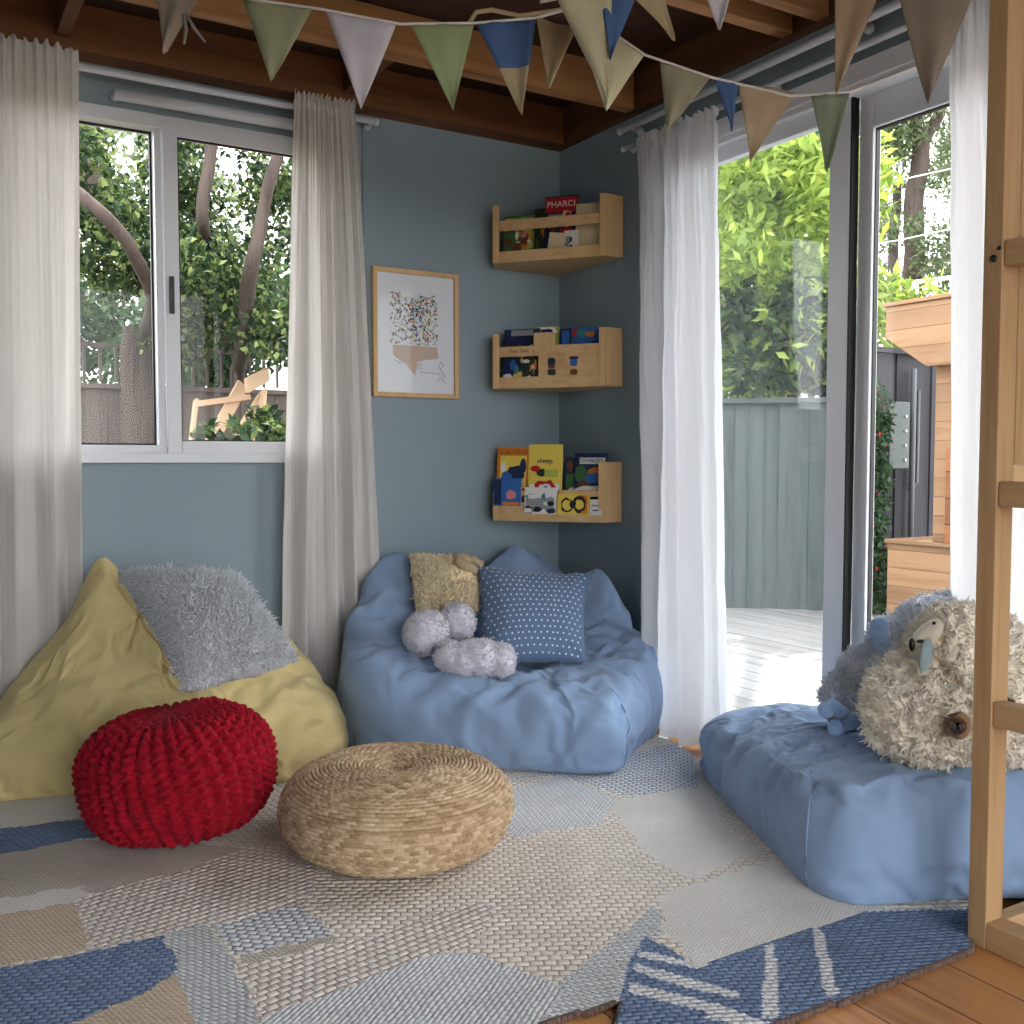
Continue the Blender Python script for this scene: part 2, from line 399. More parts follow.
# ------------------------------------------------------------------ curtains
def curtain(name, top0, top1, bot0, bot1, zt, zb, n, amp, mat, label, seed, normal, head=0.045, sway=0.0):
    nu, nv = int(n * 46), 110
    u = np.linspace(0, 1, nu)[None, :]; w = np.linspace(0, 1, nv)[:, None]
    t0, t1, b0, b1 = [np.array(p, float) for p in (top0, top1, bot0, bot1)]
    ease = w ** 0.8
    e0 = t0[None, :] * (1 - ease) + b0[None, :] * ease; e1 = t1[None, :] * (1 - ease) + b1[None, :] * ease   # (nv,2)
    uu = u + 0.018 * np.sin(2 * PI * (u * n * 0.5 + seed)) * w
    P = np.zeros((nv, nu, 3))
    for k in range(2): P[:, :, k] = e0[:, k:k + 1] * (1 - uu) + e1[:, k:k + 1] * uu
    ph = seed * 1.7 + 2.2 * fbm(np.stack([u * 3 + seed + 0 * w, w * 1.1 + 0 * u, 0 * u * w + seed], -1), 2)
    a = amp * (0.35 + 0.65 * np.clip(w * 2.5, 0, 1))
    folds = a * (np.sin(2 * PI * n * u + ph) * 0.85 + 0.45 * np.sin(2 * PI * n * 0.47 * u + ph * 1.3 + 2))
    gather = 0.010 * (np.sin(2 * PI * n * 3.3 * u + seed + 2.5 * vnoise(np.stack([u * 9 + 0 * w, w * 3 + 0 * u, 0 * u * w + seed], -1))) + 0.5 * np.sin(2 * PI * n * 7.1 * u)) * (np.exp(-w * 7) + 0.12)
    wr = 0.004 * fbm(np.stack([u * n * 1.5 + 0 * w, w * 14 + 0 * u, 0 * u * w + seed], -1), 3)
    off = folds + gather + wr + sway * w ** 2
    nx, ny = normal
    P[:, :, 0] += off * nx; P[:, :, 1] += off * ny
    P[:, :, 2] = (zt + head) * (1 - w) + zb * w
    dz = 0.007 * np.sin(2 * PI * n * 3.3 * u + 1) * np.exp(-w * 60); P[:, :, 2] += dz
    # pinched line where the rod passes through the heading
    q = np.exp(-((P[:, :, 2] - zt) / 0.012) ** 2)
    pull = (a * 0 + 1) * q * 0.85
    P[:, :, 0] -= pull * off * nx; P[:, :, 1] -= pull * off * ny
    o = grid_mesh(name, P, mat)
    return tag(o, label, 'curtain')
curtain('curtain', (-2.62, -0.10), (-1.882, -0.10), (-2.62, -0.10), (-1.905, -0.10), 2.225, 0.02, 7, 0.024, M['curtain'], 'off-white linen curtain hanging left of the window', 0.3, (0, -1))
curtain('curtain', (-1.185, -0.10), (-0.965, -0.10), (-1.262, -0.10), (-0.85, -0.11), 2.225, 0.02, 4, 0.024, M['curtain'], 'off-white linen curtain between the window and the framed picture', 1.4, (0, -1))
curtain('curtain', (-0.10, -0.655), (-0.10, -1.065), (-0.11, -0.70), (-0.14, -1.20), 2.085, 0.015, 4.5, 0.034, M['curtain2'], 'white sheer curtain between the corner shelves and the glass door', 2.2, (-1, 0))
curtain('curtain', (-0.10, -1.915), (-0.10, -2.75), (-0.10, -1.95), (-0.10, -2.75), 2.20, 0.015, 8, 0.026, M['curtain2'], 'white sheer curtain right of the glass door, behind the wooden bed frame', 3.1, (-1, 0))
#@@SOFT
# ------------------------------------------------------------------ bean bags
def tps(pts):
    P = np.array(pts, float); n = len(P)
    d = np.linalg.norm(P[:, None, :2] - P[None, :, :2], axis=-1)
    K = np.where(d > 0, d * d * np.log(np.maximum(d, 1e-9)), 0) + np.eye(n) * 0.0008
    A = np.zeros((n + 3, n + 3)); A[:n, :n] = K; A[:n, n] = 1; A[:n, n + 1:] = P[:, :2]; A[n:, :n] = A[:n, n:].T
    w = np.linalg.solve(A, np.concatenate([P[:, 2], np.zeros(3)]))
    def f(x, y):
        dd = np.sqrt((x[..., None] - P[:, 0]) ** 2 + (y[..., None] - P[:, 1]) ** 2)
        k = np.where(dd > 0, dd * dd * np.log(np.maximum(dd, 1e-9)), 0)
        return (k * w[:n]).sum(-1) + w[n] + w[n + 1] * x + w[n + 2] * y
    return f
def closed_spline(pts, n, tens=0.5):
    P = np.array(pts, float); k = len(P); L = np.linalg.norm(np.roll(P, -1, 0) - P, axis=1); cum = np.concatenate([[0], np.cumsum(L)])
    out = []
    for s in np.linspace(0, cum[-1], n, endpoint=False):
        i = int(np.searchsorted(cum, s, 'right') - 1); t = (s - cum[i]) / L[i]
        p0, p1, p2, p3 = P[(i - 1) % k], P[i], P[(i + 1) % k], P[(i + 2) % k]
        a = tens; m1 = (p2 - p0) * a; m2 = (p3 - p1) * a
        out.append((2 * t ** 3 - 3 * t * t + 1) * p1 + (t ** 3 - 2 * t * t + t) * m1 + (-2 * t ** 3 + 3 * t * t) * p2 + (t ** 3 - t * t) * m2)
    return np.array(out)
def beanbag(name, outline, ctrl, center, mat, label, seed, wr=0.010, edge=0.45, clampx=None, clampy=None, seams=(), grow=-0.09):
    nu = 200; O = closed_spline(outline, nu, 0.35); c = np.array(center, float)
    r_in = np.linspace(0.0, 0.90, 34); prof = [(r, 1.0) for r in r_in]
    for a in np.linspace(0, 1, 12)[1:]:                     # shoulder to belly
        th = a * PI / 2; prof.append((0.90 + 0.10 * math.sin(th) ** 0.8, edge + (1 - edge) * math.cos(th) ** 0.6 if a < 1 else edge))
    for a in np.linspace(0, 1, 12)[1:]:                     # belly to floor
        th = a * PI / 2; prof.append((1.0 - 0.03 * (1 - math.cos(th)) , edge * (1 - math.sin(th) ** 1.0)))
    prof += [(r, 0.0) for r in np.linspace(0.95, 0.0, 8)]
    R = np.array([p[0] for p in prof])[:, None]; Hh = np.array([p[1] for p in prof])[:, None]
    X = c[0] + (O[None, :, 0] - c[0]) * R; Y = c[1] + (O[None, :, 1] - c[1]) * R
    f = tps(ctrl); Z = np.maximum(f(X, Y), 0.08)
    P = np.stack([X, Y, Z * Hh], -1)
    N = normals_of(P)
    if N[20, 0, 2] < 0: N = -N
    free = np.clip(np.minimum(P[..., 2] / 0.05, 1), 0, 1)
    ang = np.arctan2(Y - c[1], X - c[0]); rad = np.hypot(X - c[0], Y - c[1])
    # creases running around the rim and dragging from the corners
    s1 = fbm(np.stack([X * 3.2 + seed, Y * 3.2, P[..., 2] * 5], -1), 3) * 0.012
    warp = fbm(np.stack([X * 4, Y * 4 + seed, P[..., 2] * 4], -1), 2)
    s2 = ridge(np.stack([X * 4.5 + warp * 0.9, Y * 4.5 + seed, P[..., 2] * 11 + warp * 1.2], -1), 3) * wr * 0.25
    D = s1 + s2
    P = P + N * (D * free)[..., None]
    P[..., 2] = np.maximum(P[..., 2], 0.012)
    if clampx is not None: P[..., 0] = np.minimum(P[..., 0], clampx)
    if clampy is not None: P[..., 1] = np.minimum(P[..., 1], clampy)
    o = grid_mesh(name, P, mat, closed_u=True, flip=False)
    at = o.data.attributes.new('seam_id', 'INT', 'POINT'); ids = np.zeros(P.shape[:2], np.int32)
    for q, (u0, js, je) in enumerate(seams): ids[js:je, int(u0 * nu) % nu] = 1000 * (q + 1) + np.arange(js, je)
    at.data.foreach_set('value', ids.ravel())
    bm = bmesh.new(); bm.from_mesh(o.data); bmesh.ops.remove_doubles(bm, verts=bm.verts, dist=1e-5); bmesh.ops.recalc_face_normals(bm, faces=bm.faces); bm.to_mesh(o.data); bm.free()
    settle(o, grow=grow)
    me = o.data; co = np.empty(len(me.vertices) * 3, np.float32); me.vertices.foreach_get('co', co); co = co.reshape(-1, 3)
    co[:, 2] = np.maximum(co[:, 2], 0.0145)
    if clampx is not None: co[:, 0] = np.minimum(co[:, 0], clampx)
    if clampy is not None: co[:, 1] = np.minimum(co[:, 1], clampy)
    me.vertices.foreach_set('co', co.ravel()); me.update()
    tag(o, label, 'bean bag')
    ids = np.zeros(len(me.vertices), np.int32); me.attributes['seam_id'].data.foreach_get('value', ids); no = np.array([v.normal[:] for v in me.vertices])
    for q in range(len(seams)):                              # a raised seam following the cloth
        sel = [k for k in np.argsort(ids) if ids[k] // 1000 == q + 1]
        b = MB(); b.tube([co[k] + no[k] * 0.0002 for k in sel], 0.0022, 6); sm = b.build('seam', mat, smooth=True); sm.parent = o
    sd = o.modifiers.new('smooth', 'SUBSURF'); sd.levels = 1; sd.render_levels = 1
    return o
def settle(o, frames=16, grow=-0.09, pressure=1.0, goal=0.13):
    """let the filled cover relax like cloth: slightly too much fabric under pressure makes real creases"""
    me = o.data; vg = o.vertex_groups.new(name='pin')
    for v in me.vertices: vg.add([v.index], 1.0 if v.co.z < 0.02 else goal, 'REPLACE')
    md = o.modifiers.new('cloth', 'CLOTH'); st = md.settings
    st.quality = 6; st.mass = 0.25; st.tension_stiffness = 20; st.compression_stiffness = 20; st.shear_stiffness = 10; st.bending_stiffness = 0.05
    st.tension_damping = 8; st.compression_damping = 8; st.shear_damping = 8; st.air_damping = 3
    st.vertex_group_mass = 'pin'; st.pin_stiffness = 1.0; st.use_pressure = True; st.uniform_pressure_force = pressure; st.shrink_min = grow
    vs = o.vertex_groups.new(name='spare'); c_ = np.array([v.co[:] for v in me.vertices]); wv = np.clip(0.5 + 0.9 * fbm(c_ * 7 + 5, 2), 0, 1)
    for k, w_ in enumerate(wv): vs.add([k], float(w_), 'REPLACE')
    st.vertex_group_shrink = 'spare'; st.shrink_min = grow - 0.05; st.shrink_max = grow + 0.07
    st.effector_weights.gravity = 0.0; md.collision_settings.use_collision = False
    S.frame_start = 1; S.frame_end = frames + 2; md.point_cache.frame_start = 1; md.point_cache.frame_end = frames + 2
    for f in range(1, frames + 1): S.frame_set(f)
    dg = bpy.context.evaluated_depsgraph_get(); nm = bpy.data.meshes.new_from_object(o.evaluated_get(dg))
    o.modifiers.clear(); o.vertex_groups.clear(); o.data = nm; S.frame_set(1)
    nm.polygons.foreach_set('use_smooth', [True] * len(nm.polygons))

Y_OUT = [(-2.50, -0.20), (-2.42, -0.38), (-2.18, -0.43), (-1.99, -0.48), (-1.75, -0.58), (-1.44, -0.68), (-1.24, -0.60), (-1.15, -0.43), (-1.17, -0.22), (-1.40, -0.14), (-1.85, -0.14), (-2.30, -0.14)]
Y_CT = [(-2.45, -0.3, 0.10), (-2.18, -0.38, 0.15), (-2.32, -0.2, 0.14), (-2.08, -0.34, 0.27), (-1.99, -0.30, 0.40), (-2.0, -0.44, 0.24), (-1.74, -0.53, 0.22), (-1.45, -0.60, 0.18), (-1.27, -0.52, 0.19), (-1.19, -0.38, 0.20), (-1.20, -0.27, 0.24),
        (-1.27, -0.24, 0.35), (-1.40, -0.22, 0.42), (-1.88, -0.22, 0.67), (-1.85, -0.16, 0.62), (-1.95, -0.22, 0.50), (-1.76, -0.25, 0.56), (-1.60, -0.30, 0.46), (-1.65, -0.45, 0.32), (-1.45, -0.42, 0.31), (-1.85, -0.42, 0.36)]
beanbag('bean_bag', Y_OUT, Y_CT, (-1.78, -0.33), M['yellow'], 'mustard yellow bean bag under the window', 1.0, 0.011, clampy=-0.135, seams=[])
B_OUT = [(-1.115, -0.62), (-0.86, -0.86), (-0.64, -1.07), (-0.53, -1.115), (-0.30, -0.95), (-0.12, -0.80), (-0.09, -0.62), (-0.10, -0.30), (-0.12, -0.10), (-0.50, -0.09), (-0.90, -0.10), (-1.06, -0.22), (-1.145, -0.42)]
B_CT = [(-1.12, -0.55, 0.31), (-1.10, -0.36, 0.37), (-0.86, -0.80, 0.27), (-0.58, -1.0, 0.245), (-0.50, -1.02, 0.25), (-0.32, -0.90, 0.28), (-0.15, -0.78, 0.32), (-0.10, -0.66, 0.42), (-0.13, -0.46, 0.56), (-0.20, -0.48, 0.46), (-0.12, -0.30, 0.50),
        (-0.27, -0.12, 0.645), (-0.15, -0.15, 0.56), (-0.50, -0.12, 0.54), (-0.82, -0.14, 0.60), (-0.98, -0.20, 0.48), (-0.66, -0.14, 0.53), (-0.70, -0.55, 0.26), (-0.50, -0.50, 0.27), (-0.42, -0.70, 0.265), (-0.75, -0.35, 0.34), (-0.40, -0.32, 0.36), (-0.95, -0.55, 0.30), (-0.90, -0.34, 0.40), (-0.60, -0.80, 0.265)]
beanbag('bean_bag', B_OUT, B_CT, (-0.58, -0.56), M['blue'], 'large sky-blue bean bag filling the room corner below the shelves', 4.0, 0.012,
        clampx=-0.03, clampy=-0.03, seams=[(0.245, 33, 52)])
R_OUT = [(-0.29, -1.24), (-0.42, -1.48), (-0.58, -1.82), (-0.67, -2.02), (-0.64, -2.14), (-0.44, -2.23), (-0.22, -2.34), (-0.05, -2.30), (-0.045, -1.90), (-0.06, -1.40), (-0.14, -1.20)]
R_CT = [(-0.29, -1.28, 0.17), (-0.42, -1.50, 0.20), (-0.56, -1.80, 0.24), (-0.62, -2.02, 0.27), (-0.56, -2.12, 0.28), (-0.40, -2.18, 0.29), (-0.20, -2.25, 0.29), (-0.08, -2.2, 0.27), (-0.08, -1.8, 0.26), (-0.10, -1.45, 0.23), (-0.14, -1.26, 0.18), (-0.30, -1.70, 0.29), (-0.35, -1.95, 0.29), (-0.22, -1.45, 0.25)]
beanbag('bean_bag', R_OUT, R_CT, (-0.33, -1.78), M['blue'], 'sky-blue bean bag by the glass door, carrying two woolly plush toys', 9.0, 0.012,
        clampx=-0.02, seams=[(0.30, 33, 52)])

# ------------------------------------------------------------------ cushions
def cushion(name, corners, thick, mat, label, pinch=0.06, seed=0, nu=60, wr=0.004, parent=None, lump=None):
    """corners TL, TR, BR, BL in the world; returns object, centre frame"""
    TL, TR, BR, BL = [np.array(p, float) for p in corners]
    c = (TL + TR + BR + BL) / 4
    n = np.cross(TR - TL, BL - TL); n /= np.linalg.norm(n)
    if np.dot(n, np.array(CAM) - c) < 0: n = -n
    a = np.linspace(-1, 1, nu); U, V = np.meshgrid(a, a)
    pu = U * (1 - pinch * (1 - V ** 2) * 1.0); pv = V * (1 - pinch * (1 - U ** 2) * 1.0)
    s, t = (pu + 1) / 2, (pv + 1) / 2
    base = TL * ((1 - s) * (1 - t))[..., None] + TR * (s * (1 - t))[..., None] + BR * (s * t)[..., None] + BL * ((1 - s) * t)[..., None]
    h = thick / 2 * (np.clip(1 - U ** 4, 0, 1) ** 0.55) * (np.clip(1 - V ** 4, 0, 1) ** 0.55) * (0.55 + 0.45 * np.sqrt(np.clip((1 - U ** 2) * (1 - V ** 2), 0, 1)))
    w = wr * ridge(np.stack([U * 2.2 + seed, V * 2.2, 0 * U + seed], -1), 3) * np.clip(h / 0.01, 0, 1)
    # drag lines from the corners
    ca = np.arctan2(1 - np.abs(V), 1 - np.abs(U)); cr = np.hypot(1 - np.abs(U), 1 - np.abs(V))
    w += wr * 0.9 * np.sin(ca * 9) * np.exp(-(cr / 0.45) ** 2) * np.clip(h / 0.006, 0, 1)
    if lump: w = w + lump[0] * (ridge(base * lump[1], 2)) * np.clip(h / 0.004, 0, 1)
    F = base + (h + w)[..., None] * n; Bk = base - (h + w)[..., None] * n
    nn = nu * nu
    verts = np.concatenate([F.reshape(-1, 3), Bk.reshape(-1, 3)])
    faces = []
    for i in range(nu - 1):
        for j in range(nu - 1):
            q = (i * nu + j, i * nu + j + 1, (i + 1) * nu + j + 1, (i + 1) * nu + j)
            faces.append(q); faces.append(tuple(nn + k for k in q[::-1]))
    me = bpy.data.meshes.new(name); me.from_pydata((verts - c).tolist(), [], faces); me.update()
    o = link(name, me, mat, parent, True); o.location = c
    bm = bmesh.new(); bm.from_mesh(me); bmesh.ops.remove_doubles(bm, verts=bm.verts, dist=2e-4); bmesh.ops.recalc_face_normals(bm, faces=bm.faces); bm.to_mesh(me); bm.free()
    if label: tag(o, label, 'cushion')
    return o, F - c, n, base - c, h
def tufts(name, P, N, mat, parent, count, ln, wd, seed, curl=0.6, droop=0.3, segs=3, loc=None):
    """many short bent yarn strands growing from surface samples P with normals N"""
    rs = np.random.RandomState(seed); idx = rs.randint(0, len(P), count)
    p = P[idx] + rs.normal(0, wd, (count, 3)) * 0.8; n = N[idx]
    d = n + rs.normal(0, curl, (count, 3)); d[:, 2] -= droop; d /= np.linalg.norm(d, axis=1, keepdims=True)
    sd = np.cross(d, rs.normal(0, 1, (count, 3))); sd /= np.linalg.norm(sd, axis=1, keepdims=True)
    up = np.cross(d, sd); L = ln * (0.6 + 0.8 * rs.rand(count))[:, None]
    bend = (rs.normal(0, 1, (count, 3))) * curl; verts = []; k = 3
    rows = []
    for s in range(segs + 1):
        t = s / segs; cpt = p + d * L * t + bend * L * t * t * 0.5; r = wd * (1 - 0.55 * t ** 2)
        for q in range(k):
            a = 2 * PI * q / k; rows.append(cpt + (sd * math.cos(a) + up * math.sin(a)) * r)
    V = np.stack(rows, 1).reshape(-1, 3); st = (segs + 1) * k; F = []
    for s in range(segs):
        for q in range(k): F.append((s * k + q, s * k + (q + 1) % k, (s + 1) * k + (q + 1) % k, (s + 1) * k + q))
    F = np.array(F)[None] + (np.arange(count) * st)[:, None, None]; F = F.reshape(-1, 4)
    me = bpy.data.meshes.new(name); me.vertices.add(len(V)); me.vertices.foreach_set('co', V.astype(np.float32).ravel())
    me.loops.add(F.size); me.loops.foreach_set('vertex_index', F.astype(np.int32).ravel())
    me.polygons.add(len(F)); me.polygons.foreach_set('loop_start', np.arange(0, F.size, 4, dtype=np.int32)); me.update(calc_edges=True)
    return link(name, me, mat, parent, True)
def yarnmat(name, cols, rough=0.95, trans=0.0):
    m = NT(name); g = m.n('ShaderNodeNewGeometry'); st = [(i / (len(cols) - 1), lin(c)) for i, c in enumerate(cols)]
    m.pbr(m.ramp(g.outputs['Random Per Island'], st), rough, sheen=0.2, spec=0.1, trans=0.1); return m.m
def lumpy(F, N, amp, sc, seed):
    return F + N * (amp * ridge(F * sc + seed, 2))[..., None]
def surf_samples(F, n, h, thick):
    """front face samples and normals from a cushion grid, plus its rim"""
    N = normals_of(F, closed=False)
    if (N * n).sum(-1).mean() < 0: N = -N
    rs_ = np.random.RandomState(4); k = 40000; nu = F.shape[0]; a, b_ = rs_.rand(k) * (nu - 1.01), rs_.rand(k) * (nu - 1.01); i, j = a.astype(int), b_.astype(int); fa, fb = (a - i)[:, None], (b_ - j)[:, None]
    G = F[i, j] * (1 - fa) * (1 - fb) + F[i + 1, j] * fa * (1 - fb) + F[i, j + 1] * (1 - fa) * fb + F[i + 1, j + 1] * fa * fb
    surf_samples.uv = (b_ / (nu - 1), a / (nu - 1))
    return G, N[i, j]
# grey shaggy cushion on the yellow bag
gc = [pd(118, 574, 3.02), pd(244, 580, 3.02), pd(298, 660, 2.88), pd(186, 692, 2.70)]
M['greyf'] = fabric('grey_cushion_base', (196, 201, 208), 0.08, 300)
M['greyt'] = yarnmat('grey_chenille_loops', [(190, 196, 203), (212, 217, 222), (228, 231, 235), (200, 206, 212)])
o, F, n, base, h = cushion('shaggy_cushion', gc, 0.20, M['greyf'], 'grey shaggy cushion leaning on the mustard bean bag', 0.05, 2, nu=150, wr=0.006, lump=(0.006, 60))
P_, N_ = surf_samples(F, n, h, .15)
tufts('shag_pile', P_, N_, M['greyt'], o, 22000, 0.0085, 0.0025, 5, 1.2, 0.0)
# polka dot cushion
m = NT('blue_polka_dot_cotton'); tc = m.n('ShaderNodeTexCoord'); at = m.n('ShaderNodeAttribute'); at.attribute_name = 'dots'
c = m.mix(at.outputs['Fac'], lin((98, 122, 154)), lin((226, 230, 236)))
n2 = m.noise(tc.outputs['Object'], 700, 2); m.pbr(c, 0.9, normal=m.bump(n2, 0.3, 0.001), sheen=0.15, spec=0.2); M['dotbase'] = m.m
pc = [pd(478, 566, 3.66), pd(592, 574, 3.70), pd(587, 664, 3.42), pd(478, 668, 3.42)]
M['dotcloth'] = fabric('slate_blue_cotton', (98, 122, 154), 0.04, 700)
o, F, n, base, h = cushion('polka_dot_cushion', pc, 0.15, M['dotcloth'], 'slate-blue cushion with white polka dots on the corner bean bag', 0.10, 5, nu=70)
N = normals_of(F, closed=False)
if (N * n).sum(-1).mean() < 0: N = -N
b = MB(); nu_ = F.shape[0]
for i in range(17):
    for j in range(18):
        u = (j + (0.5 if i % 2 else 0.0) + 0.5) / 18.0; v = (i + 0.6) / 17.2
        if u > 0.97 or v > 0.98: continue
        x, y = u * (nu_ - 1), v * (nu_ - 1); xi, yi = int(x), int(y)
        p = Vector(F[yi, xi]); nn = Vector(N[yi, xi]); s = nn.cross(Vector((0.1, 0.2, 1))).normalized(); t = nn.cross(s)
        rr = 0.0034
        ring = [p + nn * 0.0012 + (s * math.cos(2 * PI * k / 8) + t * math.sin(2 * PI * k / 8)) * rr for k in range(8)]
        low = [q - nn * 0.004 for q in ring]
        b.add(ring + low, [tuple(range(8))] + [(k, (k + 1) % 8, 8 + (k + 1) % 8, 8 + k) for k in range(8)])
b.build('dot_pattern', plain('white_dot', (228, 232, 238), 0.8), o)
edge_pts = []
nb = base.shape[0]
for k in range(nb): edge_pts += [base[0, k], base[nb - 1, k], base[k, 0], base[k, nb - 1]]
E_ = np.array(edge_pts); En = E_ / np.linalg.norm(E_, axis=1, keepdims=True)
tufts('fringe', E_, En, yarnmat('blue_fringe', [(90, 112, 146), (170, 182, 200), (104, 128, 162)]), o, 700, 0.011, 0.0012, 8, 0.5, 0.0)
# tan tufted cushion
tcn = [pd(409, 556, 3.72), pd(484, 561, 3.74), pd(478, 614, 3.60), pd(416, 612, 3.58)]
o, F, n, base, h = cushion('tufted_cushion', tcn, 0.11, fabric('tan_backing', (224, 206, 168), 0.1, 300), 'small tan tufted cushion behind the polka-dot cushion', 0.03, 7, nu=120, lump=(0.007, 70))
P_, N_ = surf_samples(F, n, h, .1)
gu = F.shape[0]; U_, V_ = surf_samples.uv; mask = ~((U_ > 0.56) & (V_ < 0.55))
M['tant'] = yarnmat('tan_tuft_yarn', [(226, 208, 170), (240, 226, 192), (248, 236, 206), (214, 194, 152)])
tufts('tufted_panel', P_[mask.ravel()], N_[mask.ravel()], M['tant'], o, 3600, 0.007, 0.0034, 11, 1.1, 0.0)
b = MB()
for (u0, v0, u1, v1) in ((0.60, 0.06, 0.97, 0.20), (0.62, 0.22, 0.92, 0.38)):
    pts = [F[int((v0 + (v1 - v0) * t + 0.02 * math.sin(t * 6)) * (gu - 1)), int((u0 + (u1 - u0) * t) * (gu - 1))] + n * 0.012 for t in np.linspace(0, 1, 9)]
    b.tube(pts, [0.012 + 0.007 * math.sin(PI * k / 8) for k in range(9)], 8)
b.build('smooth_roll', fabric('tan_jersey', (176, 158, 128), 0.08, 500), o, smooth=True)

# grey pompom plushes
def fuzzy(name, centre, lobes, mat, tmat, label, cat, cnt, ln, wd, seed, parent=None, curl=0.5, subdiv=True, bump=0.004, lump=None):
    """union of ellipsoid lobes remeshed into one body, with short pile"""
    b = MB()
    for (dx, dy, dz, rx, ry, rz) in lobes: b.ball((dx, dy, dz), 1.0, 24, 16, (rx, ry, rz))
    me = bpy.data.meshes.new(name); me.from_pydata(b.v, [], b.f); me.update()
    o = bpy.data.objects.new(name, me); COL.objects.link(o)
    bm = bmesh.new(); bm.from_mesh(me); bmesh.ops.remove_doubles(bm, verts=bm.verts, dist=1e-5); bm.to_mesh(me); bm.free()
    md = o.modifiers.new('r', 'REMESH'); md.mode = 'VOXEL'; md.voxel_size = 0.0045
    ms = o.modifiers.new('s', 'SMOOTH'); ms.iterations = 6; ms.factor = 0.6
    dg = bpy.context.evaluated_depsgraph_get(); ev = o.evaluated_get(dg); nm = bpy.data.meshes.new_from_object(ev)
    o.modifiers.clear(); o.data = nm; nm.name = name; bpy.data.meshes.remove(me)
    k = len(nm.vertices); co = np.empty(k * 3, np.float32); nm.vertices.foreach_get('co', co); co = co.reshape(-1, 3).astype(float)
    no = np.array([v.normal[:] for v in nm.vertices])
    if lump: co += no * (lump[0] * (ridge(co * lump[1] + seed, 1) - 0.3))[:, None]
    co += no * (bump * fbm(co * 45 + seed, 2))[:, None]; nm.vertices.foreach_set('co', co.astype(np.float32).ravel()); nm.update()
    nm.materials.clear(); nm.materials.append(mat); nm.polygons.foreach_set('use_smooth', [True] * len(nm.polygons))
    o.location = centre
    if parent: o.parent = parent
    if label: tag(o, label, cat)
    if cnt: tufts('pile', co, no, tmat, o, cnt, ln, wd, seed, curl, 0.05)
    return o, co, no
M['pomb'] = fabric('lavender_grey_fleece', (212, 210, 220), 0.05, 350)
M['pomt'] = yarnmat('lavender_grey_yarn', [(206, 204, 214), (220, 218, 228), (230, 228, 236)])
def ballp(px, py, dep): return tuple(pd(px, py, dep))
fuzzy('pompom', ballp(425, 634, 3.42), [(0, 0, 0, .074, .074, .074), (.012, 0, .008, .068, .07, .07)], M['pomb'], M['pomt'], 'round lavender-grey pompom at the left of its cluster', 'pompom', 2600, 0.006, 0.0018, 21)
fuzzy('pompom', ballp(459, 622, 3.50), [(0, 0, 0, .058, .06, .064), (-.006, 0, .012, .055, .056, .056)], M['pomb'], M['pomt'], 'round lavender-grey pompom touching the tan tufted cushion', 'pompom', 2000, 0.006, 0.0018, 22)
R3 = Vector((RT[0], RT[1], 0))
def lobe(a, z, r, d=0.0): return (R3.x * a + FW[0] * d, R3.y * a + FW[1] * d, z, r[0], r[1], r[2])
fuzzy('plush_toy', ballp(476, 660, 3.30), [lobe(-.085, .012, (.048, .05, .052)), lobe(-.035, 0.0, (.06, .06, .060)), lobe(.02, .006, (.062, .06, .062)), lobe(.085, .0, (.046, .048, .056)), lobe(0, .035, (.05, .05, .03))],
      M['pomb'], M['pomt'], 'lumpy lavender-grey plush lying in front of the polka-dot cushion', 'plush toy', 3600, 0.006, 0.0018, 23)

# ------------------------------------------------------------------ plush toys on the right bag
M['sheepb'] = fabric('cream_fleece_base', (242, 234, 216), 0.08, 200)
M['sheept'] = yarnmat('cream_wool_curls', [(240, 230, 212), (246, 240, 226), (250, 246, 236), (242, 234, 218)])
sc = pd(965, 694, 2.34)
sheep, co, no = fuzzy('sheep_plush', tuple(sc), [lobe(-.10, -.035, (.13, .13, .135)), lobe(.05, .0, (.16, .15, .185)), lobe(-.02, .09, (.12, .11, .115)), lobe(.17, -.02, (.12, .12, .16))],
      M['sheepb'], M['sheept'], 'big cream curly sheep plush with a brown button eye behind the bed post', 'plush toy', 0, 0.02, 0.004, 31, bump=0.007, lump=(0.012, 36))
tufts('wool', co, no, M['sheept'], sheep, 16000, 0.007, 0.0030, 6, 1.3, 0.0)
def towards(px, py, dep): return Vector(pd(px, py, dep)) - sc
b = MB(); b.ball(towards(958, 726, 2.185), 0.019, 20, 12, (1, 1, 1)); b.build('eye', plain('amber_button', (92, 54, 22), 0.12, spec=0.8), sheep, smooth=True)
b = MB(); b.ball(towards(958, 726, 2.168), 0.010, 16, 10); b.build('pupil', plain('pupil_black', (10, 8, 8), 0.08, spec=0.8), sheep, smooth=True)
b = MB(); b.ball(towards(960, 726, 2.2), 0.030, 20, 12, (1, .6, 1)); b.build('eyelid', fabric('tan_velour', (150, 120, 88), 0.1, 500), sheep, smooth=True)
b = MB(); Mq = Matrix.Rotation(0.25, 3, 'Y'); b.ball(towards(926, 655, 2.2), 0.030, 16, 12, (.62, .30, 1.25), Mq); b.build('ear', fabric('pale_teal_felt', (158, 180, 186), 0.05, 500), sheep, smooth=True)
b = MB(); b.ball(towards(912, 645, 2.21), 0.010, 12, 8, (.7, .7, 1.5)); b.build('nose', plain('nose_black', (24, 20, 20), 0.3), sheep, smooth=True); b = MB(); b.ball(towards(920, 641, 2.2), 0.007, 12, 8, (1.6, .8, .6)); b.build('nostril', plain('nose_black', (24, 20, 20), 0.3), sheep, smooth=True)
b = MB(); b.ball(towards(934, 623, 2.21), 0.004, 10, 8); b.build('small_eye', plain('nose_black', (24, 20, 20), 0.3), sheep, smooth=True)
